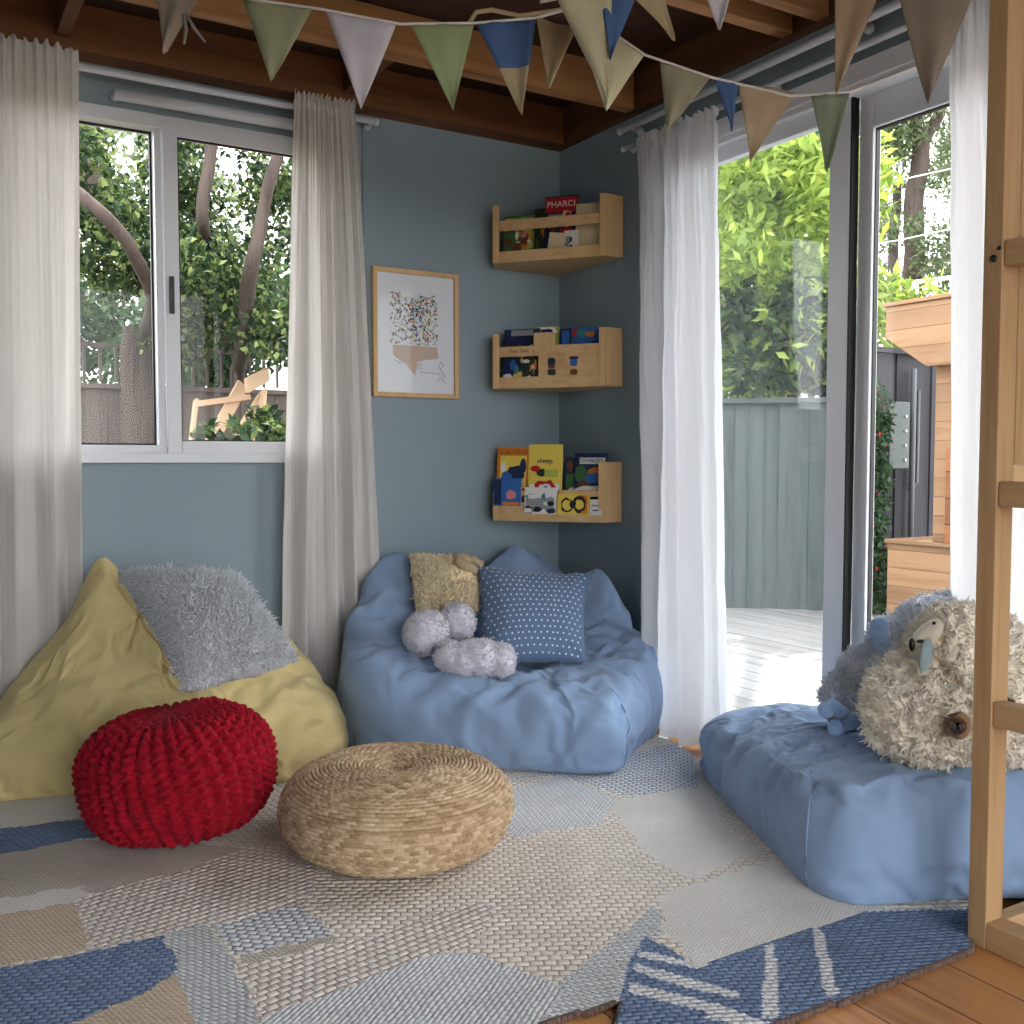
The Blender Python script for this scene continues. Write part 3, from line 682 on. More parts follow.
b = MB(); b.ball(towards(928, 634, 2.235), 0.040, 18, 12, (1.2, .6, .55), Matrix.Rotation(-0.5, 3, 'Y')); b.build('muzzle', fabric('cream_velour', (222, 212, 194), 0.05, 500), sheep, smooth=True)
b = MB(); b.tube([towards(1000, 688, 2.19), towards(1008, 700, 2.18), towards(1020, 704, 2.18)], 0.004, 8); b.build('mouth', plain('thread_brown', (70, 50, 38), 0.8), sheep, smooth=True)
bc = pd(893, 665, 2.62)
M['blb'] = fabric('pale_blue_fleece', (220, 226, 236), 0.1, 200)
M['blt'] = yarnmat('blue_grey_yarn', [(206, 214, 226), (224, 228, 236), (238, 240, 245), (214, 222, 232), (184, 200, 226)])
blu, co, no = fuzzy('woolly_plush', tuple(bc), [lobe(-.10, -.085, (.075, .085, .075)), lobe(-.05, -.03, (.085, .09, .085)), lobe(.02, .04, (.085, .09, .09)), lobe(.09, .10, (.08, .085, .075)), lobe(.15, .13, (.06, .06, .06))],
      M['blb'], M['blt'], 'blue-grey woolly plush leaning between the glass door and the sheep', 'plush toy', 13000, 0.006, 0.0026, 41, curl=1.3, lump=(0.009, 40))
def tw(px, py, dep): return Vector(pd(px, py, dep)) - bc
M['velb'] = fabric('powder_blue_velour', (140, 168, 208), 0.08, 500)
for q, (pts, r) in enumerate([([(882, 640), (876, 632), (880, 626)], .022), ([(868, 716), (852, 722), (836, 728)], .020), ([(842, 712), (832, 706), (826, 710)], .020)]):
    b = MB(); P3 = [tw(x, y, 2.48) for x, y in pts]; b.tube(P3, [r * .8, r, r * .7], 12); b.ball(P3[-1], r * 1.05, 12, 8); b.ball(P3[0], r * .8, 12, 8)
    b.build(('ear', 'paw', 'paw')[q], M['velb'], blu, smooth=True)
#@@POUF
# ------------------------------------------------------------------ poufs
def superprof(nv, R, Hh, e1, e2, flat=0.0, dimple=0.0):
    a = np.linspace(-PI / 2, PI / 2, nv); c = np.cos(a); s = np.sin(a)
    r = R * np.sign(c) * np.abs(c) ** e1; z = Hh / 2 * np.sign(s) * np.abs(s) ** e2
    return r, z
# red knitted pouf
nu, nv = 40 * 15, 380
r, z = superprof(nv, 1.0, 2.0, 0.62, 0.80)
d = np.concatenate([[0], np.cumsum(np.hypot(np.diff(r), np.diff(z)))]); dn = d / d[-1]
t = np.linspace(0, 1, nv); r = np.interp(t, dn, r); z = np.interp(t, dn, z)
RX, RZ = 0.236, 0.150
u = np.linspace(0, 2 * PI, nu, endpoint=False)[None, :]; tt = t[:, None]
K = 38; tw_ = u + 0.35 * (tt - 0.5)
P = np.stack([RX * r[:, None] * np.cos(u), RX * r[:, None] * np.sin(u), RZ * z[:, None] + 0 * u], -1)
N = normals_of(P)
if N[nv // 2, 0, 0] * P[nv // 2, 0, 0] < 0: N = -N
zz = 0.10 * np.sin(2 * PI * 27 * tt + 1.5 * vnoise(np.stack([np.cos(u) * 5 + 0 * tt, np.sin(u) * 5 + 0 * tt, tt * 12 + 0 * u], -1))) + 0.10 * vnoise(np.stack([np.cos(u) * 12 + 0 * tt, np.sin(u) * 12 + 0 * tt, tt * 40 + 0 * u], -1))
ph = K * tw_ / (2 * PI) + zz; fr_ = ph - np.floor(ph); idx = np.floor(ph)
rib = np.clip(np.sin(PI * fr_), 0, 1) ** 1.1
rows = 27
st = tt * rows + (idx % 2) * 0.5 + 0.55 * np.abs(fr_ - 0.5) + 0.25 * vnoise(np.stack([np.cos(u) * 6 + 0 * tt, np.sin(u) * 6 + 0 * tt, tt * 9 + 0 * u], -1))
loop = np.abs(np.sin(PI * st)) ** 0.7
near = np.clip((r[:, None] - 0.12) * 1.7, 0.05, 1)
cross = np.abs(np.sin(PI * (tt * rows * 1.0)))
D = (rib * 0.0190 * (0.50 + 0.50 * loop) + (1 - rib) * 0.003 * cross) * near
D += 0.002 * fbm(P * 90, 2) + 0.006 * fbm(P * 9, 2)
P = P + N * D[..., None]
ax = Matrix.Rotation(math.radians(-6), 3, Vector((FW[0], FW[1], 0)))
A3 = np.array(ax)
P = P @ np.linalg.inv(A3) if False else P @ A3.T
P[..., 2] -= P[..., 2].min() + 0.012; P[..., 2] = np.maximum(P[..., 2], 0.0)
m = NT('red_chunky_yarn'); v = m.coords(); n1 = m.noise(v, 60, 4); n2 = m.noise(v, 600, 2)
c = m.ramp(n1, [(0.3, lin((120, 5, 22))), (0.7, lin((168, 16, 38)))])
m.pbr(c, 0.85, normal=m.bump(n2, 0.5, 0.0015), sheen=0.04, spec=0.12); M['red'] = m.m
o = grid_mesh('knitted_pouf', P, M['red'], closed_u=True); rc = onz(160, 858, 0.0) + Vector((FW[0], FW[1], 0)) * 0.15
o.location = (rc.x, rc.y, 0.0145); tag(o, 'red chunky-knit pouf in front of the mustard bean bag', 'pouf')
# rattan pouf
nv, nu = 420, 96 * 6
prof = [(0.0, 0.0), (0.16, 0.0), (0.20, 0.004), (0.245, 0.03), (0.270, 0.07), (0.277, 0.105), (0.268, 0.142), (0.245, 0.172), (0.21, 0.192), (0.165, 0.203), (0.12, 0.205), (0.08, 0.200), (0.045, 0.190), (0.02, 0.182), (0.0, 0.180)]
pp = np.array(prof); dd = np.concatenate([[0], np.cumsum(np.hypot(np.diff(pp[:, 0]), np.diff(pp[:, 1])))])
def smooth1(x, k=9): kk = np.ones(k) / k; return np.convolve(np.pad(x, k // 2, 'edge'), kk, 'valid')
t = np.linspace(0, dd[-1], nv); pr = smooth1(np.interp(t, dd, pp[:, 0]), 21); pz = smooth1(np.interp(t, dd, pp[:, 1]), 21)
pr[0] = 0; pr[-1] = 0
u = np.linspace(0, 2 * PI, nu, endpoint=False)[None, :]; s = t[:, None]
P = np.stack([pr[:, None] * np.cos(u), pr[:, None] * np.sin(u), pz[:, None] + 0 * u], -1)
N = normals_of(P)
if N[nv // 2, 0, 0] * P[nv // 2, 0, 0] < 0: N = -N
roww = 0.0098; q = s / roww + u / (2 * PI); ri = np.floor(q); rf = q - ri
lump = np.sin(PI * rf) ** 0.8
cnt = np.clip(np.round(2 * PI * pr[:, None] / 0.021 / 8) * 8, 8, 96)
cell = cnt * u / (2 * PI) + 0.5 * (ri % 2); cf = cell - np.floor(cell)
stitch = np.sin(PI * np.clip((cf + 0.35 * (rf - 0.5)) % 1.0, 0, 1)) ** 0.6
D = 0.0075 * lump * (0.35 + 0.65 * stitch) + 0.0012 * fbm(P * 14, 2) + 0.0008 * fbm(P * 160, 2)
P = P + N * D[..., None]; P[..., 2] = np.maximum(P[..., 2], 0)
m = NT('seagrass_braid'); at = m.n('ShaderNodeAttribute'); at.attribute_name = 'strand'; v = m.coords(scale=(1, 1, 1)); n1 = m.noise(v, 120, 3)
c = m.ramp(at.outputs['Fac'], [(0.0, lin((146, 118, 88))), (0.4, lin((182, 154, 120))), (0.75, lin((202, 178, 146))), (1.0, lin((220, 200, 170)))])
c = m.mix(0.35, c, m.ramp(n1, [(0.3, lin((136, 110, 80))), (0.7, lin((212, 188, 156)))]))
m.pbr(c, 0.75, normal=m.bump(m.noise(v, 300, 3), 0.5, 0.002), spec=0.2)
o = grid_mesh('rattan_pouf', P, m.m, closed_u=True)
at = o.data.attributes.new('strand', 'FLOAT', 'POINT'); hv = np.sin(np.floor(cell) * 12.9898 + ri * 78.233) * 43758.5453; hv = hv - np.floor(hv)
at.data.foreach_set('value', hv.astype(np.float32).ravel())
rp = onz(387, 885, 0.0) + Vector((FW[0], FW[1], 0)) * 0.215
o.scale = (1.045, 1.045, 1.0)
o.location = (rp.x, rp.y, 0.0145); o.rotation_euler = (0, 0, 1.0); tag(o, 'round woven seagrass pouf in the middle of the rug', 'pouf')

# ------------------------------------------------------------------ rug
def rugmat(name, c1, c2, gapc, bw, bh, rot, mortar=0.2, hgt=0.003):
    m = NT(name); v = m.coords(rot=(0, 0, math.radians(rot)))
    nz = m.n('ShaderNodeTexNoise'); nz.inputs['Scale'].default_value = 7; nz.inputs['Detail'].default_value = 3; m.l(v, nz.inputs['Vector'])
    vm = m.n('ShaderNodeVectorMath'); vm.operation = 'SCALE'; vm.inputs['Scale'].default_value = 0.016; m.l(nz.outputs['Color'], vm.inputs[0])
    va = m.n('ShaderNodeVectorMath'); m.l(v, va.inputs[0]); m.l(vm.outputs[0], va.inputs[1])
    sp = m.n('ShaderNodeSeparateXYZ'); m.l(va.outputs[0], sp.inputs[0])
    ry = m.math('DIVIDE', sp.outputs[1], bh); row = m.math('FLOOR', ry)
    rx = m.math('ADD', m.math('DIVIDE', sp.outputs[0], bw), m.math('MULTIPLY', row, 0.5)); colm = m.math('FLOOR', rx)
    hx = m.math('POWER', m.math('ABSOLUTE', m.math('SINE', m.math('MULTIPLY', rx, PI))), 0.55)
    hy = m.math('POWER', m.math('ABSOLUTE', m.math('SINE', m.math('MULTIPLY', ry, PI))), 0.55)
    h = m.math('MULTIPLY', hx, hy)
    cb = m.n('ShaderNodeCombineXYZ'); m.l(row, cb.inputs[0]); m.l(colm, cb.inputs[1])
    wn = m.n('ShaderNodeTexWhiteNoise'); m.l(cb.outputs[0], wn.inputs['Vector'])
    c = m.ramp(wn.outputs['Value'], [(0, lin(c2)), (1, lin(c1))])
    n1 = m.noise(v, 5, 5); n2 = m.noise(v, 350, 3)
    f = m.ramp(h, [(mortar * 0.6, (0, 0, 0, 1)), (mortar * 0.6 + 0.38, (1, 1, 1, 1))])
    c = m.mix(f, lin(gapc), c)
    c = m.mix(1.0, c, m.ramp(n1, [(0.25, (0.88, 0.87, 0.86, 1)), (0.75, (1.03, 1.03, 1.03, 1))]), 'MULTIPLY')
    hh = m.math('ADD', h, m.math('MULTIPLY', n2, 0.35))
    m.pbr(c, 0.95, normal=m.bump(hh, 1.0, hgt), spec=0.1, sheen=0.1); return m.m
RM = [
 rugmat('rug_cream_nubs', (246, 240, 230), (236, 228, 216), (190, 170, 158), .026, .019, 28, .10, .006),           # 0 base
 rugmat('rug_blue_weave', (132, 154, 188), (114, 138, 174), (84, 104, 142), .022, .013, 24, .22, .006),              # 1
 rugmat('rug_tan', (222, 204, 180), (212, 192, 166), (190, 168, 142), .012, .007, 28, .2, .003),                   # 2
 rugmat('rug_ivory_plain', (240, 238, 234), (234, 231, 226), (212, 208, 202), .010, .006, 20, .1, .002),          # 3
 rugmat('rug_grey_blue_lines', (232, 234, 234), (220, 224, 226), (182, 188, 198), .026, .010, -38, .10, .004),      # 4
 rugmat('rug_pink_nubs', (248, 242, 234), (236, 226, 218), (178, 150, 144), .024, .019, -12, .14, .007),            # 5
 rugmat('rug_stone', (214, 206, 196), (206, 197, 187), (182, 172, 162), .012, .007, 28, .2, .003),                 # 6
 rugmat('rug_white_stripe', (240, 240, 242), (228, 230, 234), (196, 200, 210), .022, .013, 24, .22, .005),         # 7
 rugmat('rug_dark_binding', (104, 84, 76), (120, 98, 88), (80, 62, 56), .012, .006, 10, .2, .003),                 # 8
 rugmat('rug_blue_fleck', (238, 238, 238), (226, 229, 233), (138, 154, 180), .024, .017, 40, .3, .007),           # 9
 rugmat('rug_silver', (228, 230, 231), (216, 220, 222), (176, 182, 190), .022, .010, 62, .25, .005),                # 10
]
def fp(pts): return np.array([onz(px, py, 0.012)[:2] for px, py in pts])
def inside(X, Y, poly):
    c = np.zeros(X.shape, bool); n = len(poly)
    for i in range(n):
        x0, y0 = poly[i]; x1, y1 = poly[(i + 1) % n]
        if y0 == y1: continue
        k = ((y0 > Y) != (y1 > Y)) & (X < (x1 - x0) * (Y - y0) / (y1 - y0) + x0); c ^= k
    return c
main_e = [tuple(p) for p in fp([(542, 1024), (620, 1000)])]
b_l = [tuple(p) for p in fp([(608, 1040)])]; b_r = [tuple(p) for p in fp([(740, 1040), (777, 1024), (860, 993), (972, 950)])]
out = [(-3.1, -0.28), (-1.2, -0.28), (-0.55, -0.42), (-0.12, -0.84), (-0.20, -1.12), (-0.22, -1.9), (-0.30, -2.22), (-0.44, -2.27)] + b_r[::-1] + b_l + main_e[::-1] + [(-1.75, -2.35), (-2.4, -2.55), (-3.1, -2.2)]
out = np.array(out)
patches = [
 (6, [(-200, 850), (160, 838), (330, 860), (300, 880), (160, 885), (0, 900), (-200, 915)]),
 (3, [(-200, 905), (0, 898), (85, 884), (80, 902), (0, 915), (-200, 935)]),
 (2, [(-200, 930), (0, 915), (78, 900), (84, 948), (0, 968), (-200, 1005)]),
 (5, [(78, 897), (190, 868), (262, 842), (330, 850), (312, 885), (300, 905), (90, 948)]),
 (1, [(-200, 830), (0, 828), (88, 817), (98, 836), (0, 854), (-200, 862)]),
 (3, [(-200, 800), (0, 795), (80, 790), (88, 816), (0, 827), (-200, 829)]),
 (2, [(-200, 1008), (200, 965), (220, 1060), (-200, 1200)]),
 (1, [(-200, 1008), (0, 970), (163, 935), (180, 972), (135, 996), (60, 1026), (-60, 1060), (-200, 1100)]),
 (2, [(138, 994), (180, 985), (188, 975), (192, 990), (160, 1003), (120, 1010)]),
 (10, [(165, 935), (208, 922), (232, 960), (262, 1030), (205, 1040), (180, 975)]),
 (9, [(212, 924), (305, 903), (330, 933), (236, 955)]),
 (6, [(236, 957), (330, 934), (332, 941), (240, 966)]),
 (5, [(238, 966), (370, 936), (480, 900), (520, 930), (440, 955), (262, 1014)]),
 (4, [(262, 1016), (420, 958), (470, 950), (560, 985), (545, 1024), (420, 1080), (268, 1060)]),
 (4, [(480, 800), (560, 775), (620, 800), (600, 825), (510, 835)]),
 (9, [(505, 780), (690, 740), (700, 790), (620, 795), (560, 775)]),
 (3, [(610, 800), (700, 785), (740, 840), (760, 850), (690, 880), (640, 850)]),
 (3, [(660, 895), (770, 860), (900, 905), (860, 915), (700, 965), (665, 930)]),
 (0, [(330, 905), (480, 850), (560, 830), (640, 860), (650, 930), (560, 985), (470, 945), (500, 900)]),
 (6, [(330, 880), (430, 875), (470, 850), (330, 850)]),
 (10, [(560, 985), (655, 905), (665, 930), (640, 945), (620, 1000), (542, 1026)]),
]
bluep = fp([(608, 1040), (614, 1024), (630, 960), (645, 935), (700, 966), (760, 943), (868, 911), (972, 908), (985, 955), (860, 995), (777, 1026), (740, 1050)])
stripes = [fp(q) for q in ([(765, 945), (775, 943), (778, 1016), (762, 1020)], [(812, 930), (822, 927), (838, 992), (826, 998)],
    [(640, 950), (700, 962), (698, 968), (636, 956)], [(634, 962), (690, 978), (740, 992), (738, 998), (680, 986), (632, 970)], [(630, 982), (720, 1004), (760, 1020), (755, 1028), (700, 1010), (628, 992)], [(712, 1008), (770, 1022), (768, 1032), (706, 1018)])]
gs = 0.008; xs = np.arange(-3.12, -0.08, gs); ys = np.arange(-2.9, -0.26, gs)
GX, GY = np.meshgrid(xs + gs / 2, ys + gs / 2)
wob = 0.010 * vnoise(np.stack([GX * 30, GY * 30, 0 * GX], -1)); WX = GX + wob; WY = GY + 0.010 * vnoise(np.stack([GX * 30 + 9, GY * 30, 0 * GX], -1))
ins = inside(GX, GY, out); mi = np.zeros(GX.shape, int)
for k, poly in patches: mi[inside(WX, WY, fp(poly))] = k
mi[inside(GX, GY, bluep)] = 1
for sp in stripes: mi[inside(GX, GY, sp) & inside(GX, GY, bluep)] = 7
er = ins.copy()
for _ in range(1): er = er & np.roll(er, 1, 0) & np.roll(er, -1, 0) & np.roll(er, 1, 1) & np.roll(er, -1, 1)
mi[ins & ~er & (GY < -2.0)] = 8
nx, ny = len(xs), len(ys); vid = -np.ones((ny + 1, nx + 1), int); faces = []; mats_ = []
iy, ix = np.nonzero(ins)
for k in range(len(iy)):
    a, b_ = iy[k], ix[k]; vid[a, b_] = vid[a, b_ + 1] = vid[a + 1, b_] = vid[a + 1, b_ + 1] = 0
used = np.argwhere(vid == 0); vid[vid == 0] = np.arange(len(used))
vx = xs[0] + used[:, 1] * gs; vy = ys[0] + used[:, 0] * gs
vz = 0.011 + 0.0015 * vnoise(np.stack([vx * 8, vy * 8, 0 * vx], -1))
F = np.stack([vid[iy, ix], vid[iy, ix + 1], vid[iy + 1, ix + 1], vid[iy + 1, ix]], -1)
me = bpy.data.meshes.new('rug'); me.from_pydata(np.stack([vx, vy, vz], -1).tolist(), [], F.tolist()); me.update()
o = link('rug', me, RM, None, True); me.polygons.foreach_set('material_index', mi[iy, ix].astype(np.int32))
md = o.modifiers.new('thick', 'SOLIDIFY'); md.thickness = 0.010; md.offset = -1
tag(o, 'large patchwork woven rug in cream, beige and blue', 'rug')
#@@SHELF
# ------------------------------------------------------------------ corner book shelves
def text_mesh(txt, size, name, mat, parent, M4, ext=0.0006):
    cu = bpy.data.curves.new(name, 'FONT'); cu.body = txt; cu.size = size; cu.align_x = 'CENTER'; cu.align_y = 'CENTER'; cu.extrude = ext
    o = bpy.data.objects.new(name, cu); COL.objects.link(o); dg = bpy.context.evaluated_depsgraph_get()
    me = bpy.data.meshes.new_from_object(o.evaluated_get(dg)); COL.objects.unlink(o); bpy.data.objects.remove(o)
    me.transform(M4); return link(name, me, mat, parent)
P1 = Vector((-0.372, -0.085, 0)); P2 = Vector((-0.083, -0.445, 0))
ex = (P2 - P1).normalized(); ey = Vector((0, 0, 1)); en = ex.cross(ey).normalized()     # en: out of the shelf towards the room
if en.dot(Vector(CAM) - P1) < 0: en = -en
LW = (P2 - P1).length
PAL = {k: plain('ink_' + k, v, 0.5) for k, v in dict(red=(176, 30, 34), orange=(206, 122, 40), yellow=(222, 196, 84), green=(58, 104, 62), dkgreen=(34, 56, 38), blue=(46, 98, 168), navy=(26, 40, 78), teal=(58, 128, 140), white=(222, 220, 214), cream=(214, 198, 158), black=(24, 24, 28), brown=(104, 62, 40), pink=(206, 128, 128), purple=(92, 74, 138), grey=(140, 144, 150), lime=(170, 180, 80)).items()}
def shelf(zb, hf, label, kind):
    t = rootat('corner_book_shelf', (0, 0, zb)); th = 0.012
    def PT(a, z, o=0.0): p = P1 + ex * a + en * o; return Vector((p.x, p.y, z))
    # floor board: five-sided, pushed into the corner
    b = MB(); poly = [(-0.005, -0.005), (P1.x + .048, -0.005), (P1.x, P1.y), (P2.x, P2.y), (-0.005, -0.445)]
    b.prism([(x, y, 0) for x, y in poly], (0, 0, 0.014)); b.build('bottom_board', M['pinex'], t, bevel=0.002)
    def rail(nm, z0, z1, a0=0.0, a1=LW, o=0.0, mat=None):
        b = MB(); q = [PT(a0, z0, o), PT(a1, z0, o), PT(a1, z1, o), PT(a0, z1, o)]; b.prism(q, -en * th); return b.build(nm, mat or M['pinex'], t, bevel=0.002)
    rail('front_rail', 0.0, 0.045, 0, LW, 0.004)
    # right side panel back to the wall, left side panel
    b = MB(); b.box(P2.x, P2.y - 0.004, 0, -0.004, P2.y + 0.010, hf); b.build('side_panel', M['pine'], t, bevel=0.004)
    lh = 0.11 if kind == 'low' else hf * 0.93
    b = MB(); b.prism([(P1.x + 0.002, P1.y, 0), (P1.x + 0.016, P1.y, 0), (P1.x + 0.062, -0.004, 0), (P1.x + 0.048, -0.004, 0)], (0, 0, lh)); b.build('side_panel', M['pine'], t, bevel=0.004)
    for a0 in (0.0, LW - 0.026):
        rail('corner_post', 0.0, (lh if kind == 'low' else hf * 0.96) if a0 == 0 else hf, a0, a0 + 0.026, 0.006, M['pine'])
    if kind == 'top': rail('front_rail', 0.125, 0.165, 0.0, LW, 0.002)
    if kind == 'mid':
        rail('front_rail', 0.125, 0.165, 0.026, LW - .026, 0.002); rail('front_rail', 0.165, 0.215, 0.17, 0.255, 0.0)
        pn = rail('front_panel', 0.045, 0.125, 0.19, LW - .026, 0.001)
        for (a, z, w, h_, c) in ((0.245, 0.100, .034, .030, 'navy'), (0.245, 0.083, .030, .018, 'brown'), (0.245, 0.060, .036, .024, 'dkgreen'), (0.335, 0.112, .040, .012, 'navy'), (0.335, 0.094, .032, .026, 'blue'), (0.335, 0.058, .032, .022, 'brown')):
            b = MB(); q = [PT(a + w / 2 * math.cos(k * PI / 8) * (1 if k % 4 else .9), z + h_ / 2 * max(-1, min(1, 1.25 * math.sin(k * PI / 8))), 0.0015) for k in range(16)]; b.prism(q, en * 0.001)
            o = b.build('painted_picture', PAL[c], pn)
        Mt = Matrix(((ex.x, 0, en.x, PT(.11, .145, .003).x), (ex.y, 0, en.y, PT(.11, .145, .003).y), (0, 1, 0, .145), (0, 0, 0, 1)))
        o = text_mesh('Tinny Tales', 0.018, 'lettering', PAL['brown'], t, Mt, 0.0003)
    if kind == 'low':
        rail('front_rail', 0.100, 0.125, LW * .60, LW - .026, 0.002); rail('front_rail', 0.10, 0.12, 0.0, LW * .35, 0.002)
        rail('front_rail', 0.045, 0.075, 0.026, LW * .35, 0.002)
    tag(t, label, 'shelf'); return t, PT
def book(PT, zb, a, w, h, z0, off, cover, arts, label, title=None, tcol='white', tilt=0.0, thick=0.012, tsize=None, seed=0):
    """a picture book standing cover-out; a = distance along the shelf front"""
    t = rootat('picture_book', PT(a + w / 2, zb + z0, off)); base = Vector(t.location)
    lean = 0.10
    axx = ex * math.cos(tilt) + ey * math.sin(tilt); axz = (ey * math.cos(tilt) - ex * math.sin(tilt)); axz = (axz - en * lean).normalized(); nn = axx.cross(axz).normalized()
    if nn.dot(en) < 0: nn = -nn
    def Q(x, z, d): return axx * x + axz * z + nn * d
    def slab(name, x0, z0_, x1, z1_, d0, d1, mat, parent=t):
        b = MB(); b.prism([Q(x0, z0_, d0), Q(x1, z0_, d0), Q(x1, z1_, d0), Q(x0, z1_, d0)], nn * (d1 - d0)); return b.build(name, mat, parent)
    slab('pages', -w / 2 + .004, .002, w / 2 - .002, h - .003, -thick + .0015, -.0015, PAL['white'])
    b = MB(); 
    for d0, d1 in ((-.0015, 0), (-thick, -thick + .0015)): b.prism([Q(-w / 2, 0, d0), Q(w / 2, 0, d0), Q(w / 2, h, d0), Q(-w / 2, h, d0)], nn * (d1 - d0))
    b.prism([Q(-w / 2, 0, -thick), Q(-w / 2 + .003, 0, -thick), Q(-w / 2 + .003, h, -thick), Q(-w / 2, h, -thick)], nn * thick)
    cv = b.build('cover', PAL[cover], t)
    # printed picture: blobs and bars of colour, one mesh with several inks
    rs = random.Random(seed); b = MB(); mats = []
    for k, (cn, sh, cx, cz, sw, sh_) in enumerate(arts):
        mats.append(PAL[cn]); b.cur = k; d = 0.0003 + 0.00025 * k
        if sh == 'r': pts = [(cx - sw / 2, cz - sh_ / 2), (cx + sw / 2, cz - sh_ / 2), (cx + sw / 2, cz + sh_ / 2), (cx - sw / 2, cz + sh_ / 2)]
        else:
            pts = [(cx + sw / 2 * math.cos(q * PI / 9) * (1 + .18 * rs.uniform(-1, 1)), cz + sh_ / 2 * math.sin(q * PI / 9) * (1 + .18 * rs.uniform(-1, 1))) for q in range(18)]
        pts = [(max(-.49, min(.49, x)), max(.01, min(.99, z))) for x, z in pts]
        b.prism([Q(x * w, z * h, 0.0) for x, z in pts], nn * d)
    b.build('cover_picture', mats, cv)
    if title:
        p = Q(0, h * title[1], 0.0012 + .00025 * len(arts)); Mt = Matrix(((axx.x, axz.x, nn.x, p.x), (axx.y, axz.y, nn.y, p.y), (axx.z, axz.z, nn.z, p.z), (0, 0, 0, 1)))
        text_mesh(title[0], tsize or h * 0.16, 'title', PAL[tcol], cv, Mt, 0.0003)
    return tag(t, label, 'book', 'picture books on the corner shelves')
def rnd_art(seed, cols, n=10):
    rs = random.Random(seed); return [(rs.choice(cols), 'e', rs.uniform(-.38, .38), rs.uniform(.08, .7), rs.uniform(.12, .4), rs.uniform(.08, .3)) for _ in range(n)]
z1, z2, z3 = 1.755, 1.262, 0.738
t1, PT = shelf(z1, 0.235, 'pale pine corner shelf, uppermost of the three', 'top')
for kw in (
  dict(a=.030, w=.125, h=.178, z0=.015, off=-.030, cover='green', arts=[('lime', 'r', 0, .8, .9, .3)] + rnd_art(1, ['brown', 'orange', 'lime', 'white', 'dkgreen', 'pink'], 16), label='green picture book at the left end of the top shelf'),
  dict(a=.150, w=.060, h=.205, z0=.015, off=-.055, cover='dkgreen', arts=rnd_art(2, ['brown', 'dkgreen', 'green', 'orange'], 8), label='narrow dark green book between two picture books on the top shelf'),
  dict(a=.195, w=.135, h=.245, z0=.015, off=-.045, cover='navy', arts=[('red', 'r', 0, .86, .98, .24), ('grey', 'r', -.1, .66, .6, .1)] + rnd_art(3, ['green', 'brown', 'blue', 'red', 'cream'], 10), label='tall book with a red title band on the top shelf', title=('PHARCI', .86), tsize=.034),
  dict(a=.285, w=.055, h=.100, z0=.015, off=-.022, cover='white', arts=rnd_art(4, ['black', 'black', 'grey', 'white'], 8), label='small white book with black spots on the top shelf'),
  dict(a=.325, w=.095, h=.205, z0=.015, off=-.040, cover='cream', arts=[('purple', 'r', 0, .72, .75, .09), ('cream', 'r', 0, .45, .6, .2)], label='cream book with a purple strip at the right end of the top shelf'),
  dict(a=.215, w=.065, h=.095, z0=.015, off=-.020, cover='cream', arts=[('brown', 'e', .2, .2, .5, .3)], label='small cream book leaning in the middle of the top shelf', tilt=-.12)):
    book(PT, z1, **kw, seed=int(kw['a'] * 1000))
t2, PT = shelf(z2, 0.225, 'pale pine corner shelf with printed panel, middle of the three', 'mid')
for kw in (
  dict(a=.030, w=.150, h=.225, z0=.015, off=-.030, cover='navy', arts=rnd_art(11, ['dkgreen', 'orange', 'teal', 'white', 'navy', 'yellow', 'blue'], 14) + [('grey', 'r', 0, .93, .6, .1)], label='dark blue picture book at the left end of the middle shelf'),
  dict(a=.115, w=.085, h=.135, z0=.015, off=-.018, cover='dkgreen', arts=rnd_art(12, ['grey', 'white', 'orange', 'dkgreen'], 9), label='small dark green book with grey art behind the middle shelf opening'),
  dict(a=.145, w=.110, h=.232, z0=.015, off=-.046, cover='lime', arts=[('white', 'e', 0, .92, .8, .16), ('navy', 'e', 0, .92, .5, .08)] + rnd_art(13, ['lime', 'white'], 4), label='lime book with a white arch on the middle shelf'),
  dict(a=.262, w=.050, h=.220, z0=.015, off=-.030, cover='navy', arts=[('blue', 'r', 0, .8, .6, .3)], label='narrow navy book beside the raised rail of the middle shelf'),
  dict(a=.300, w=.135, h=.222, z0=.015, off=-.050, cover='blue', arts=[('red', 'e', -.35, .92, .2, .14), ('teal', 'e', -.15, .9, .4, .14), ('orange', 'e', .1, .88, .3, .1), ('navy', 'r', .3, .6, .3, .3)], label='bright blue book at the right end of the middle shelf')):
    book(PT, z2, **kw, seed=int(kw['a'] * 1000) + 50)
t3, PT = shelf(z3, 0.235, 'pale pine corner shelf, lowest of the three', 'low')
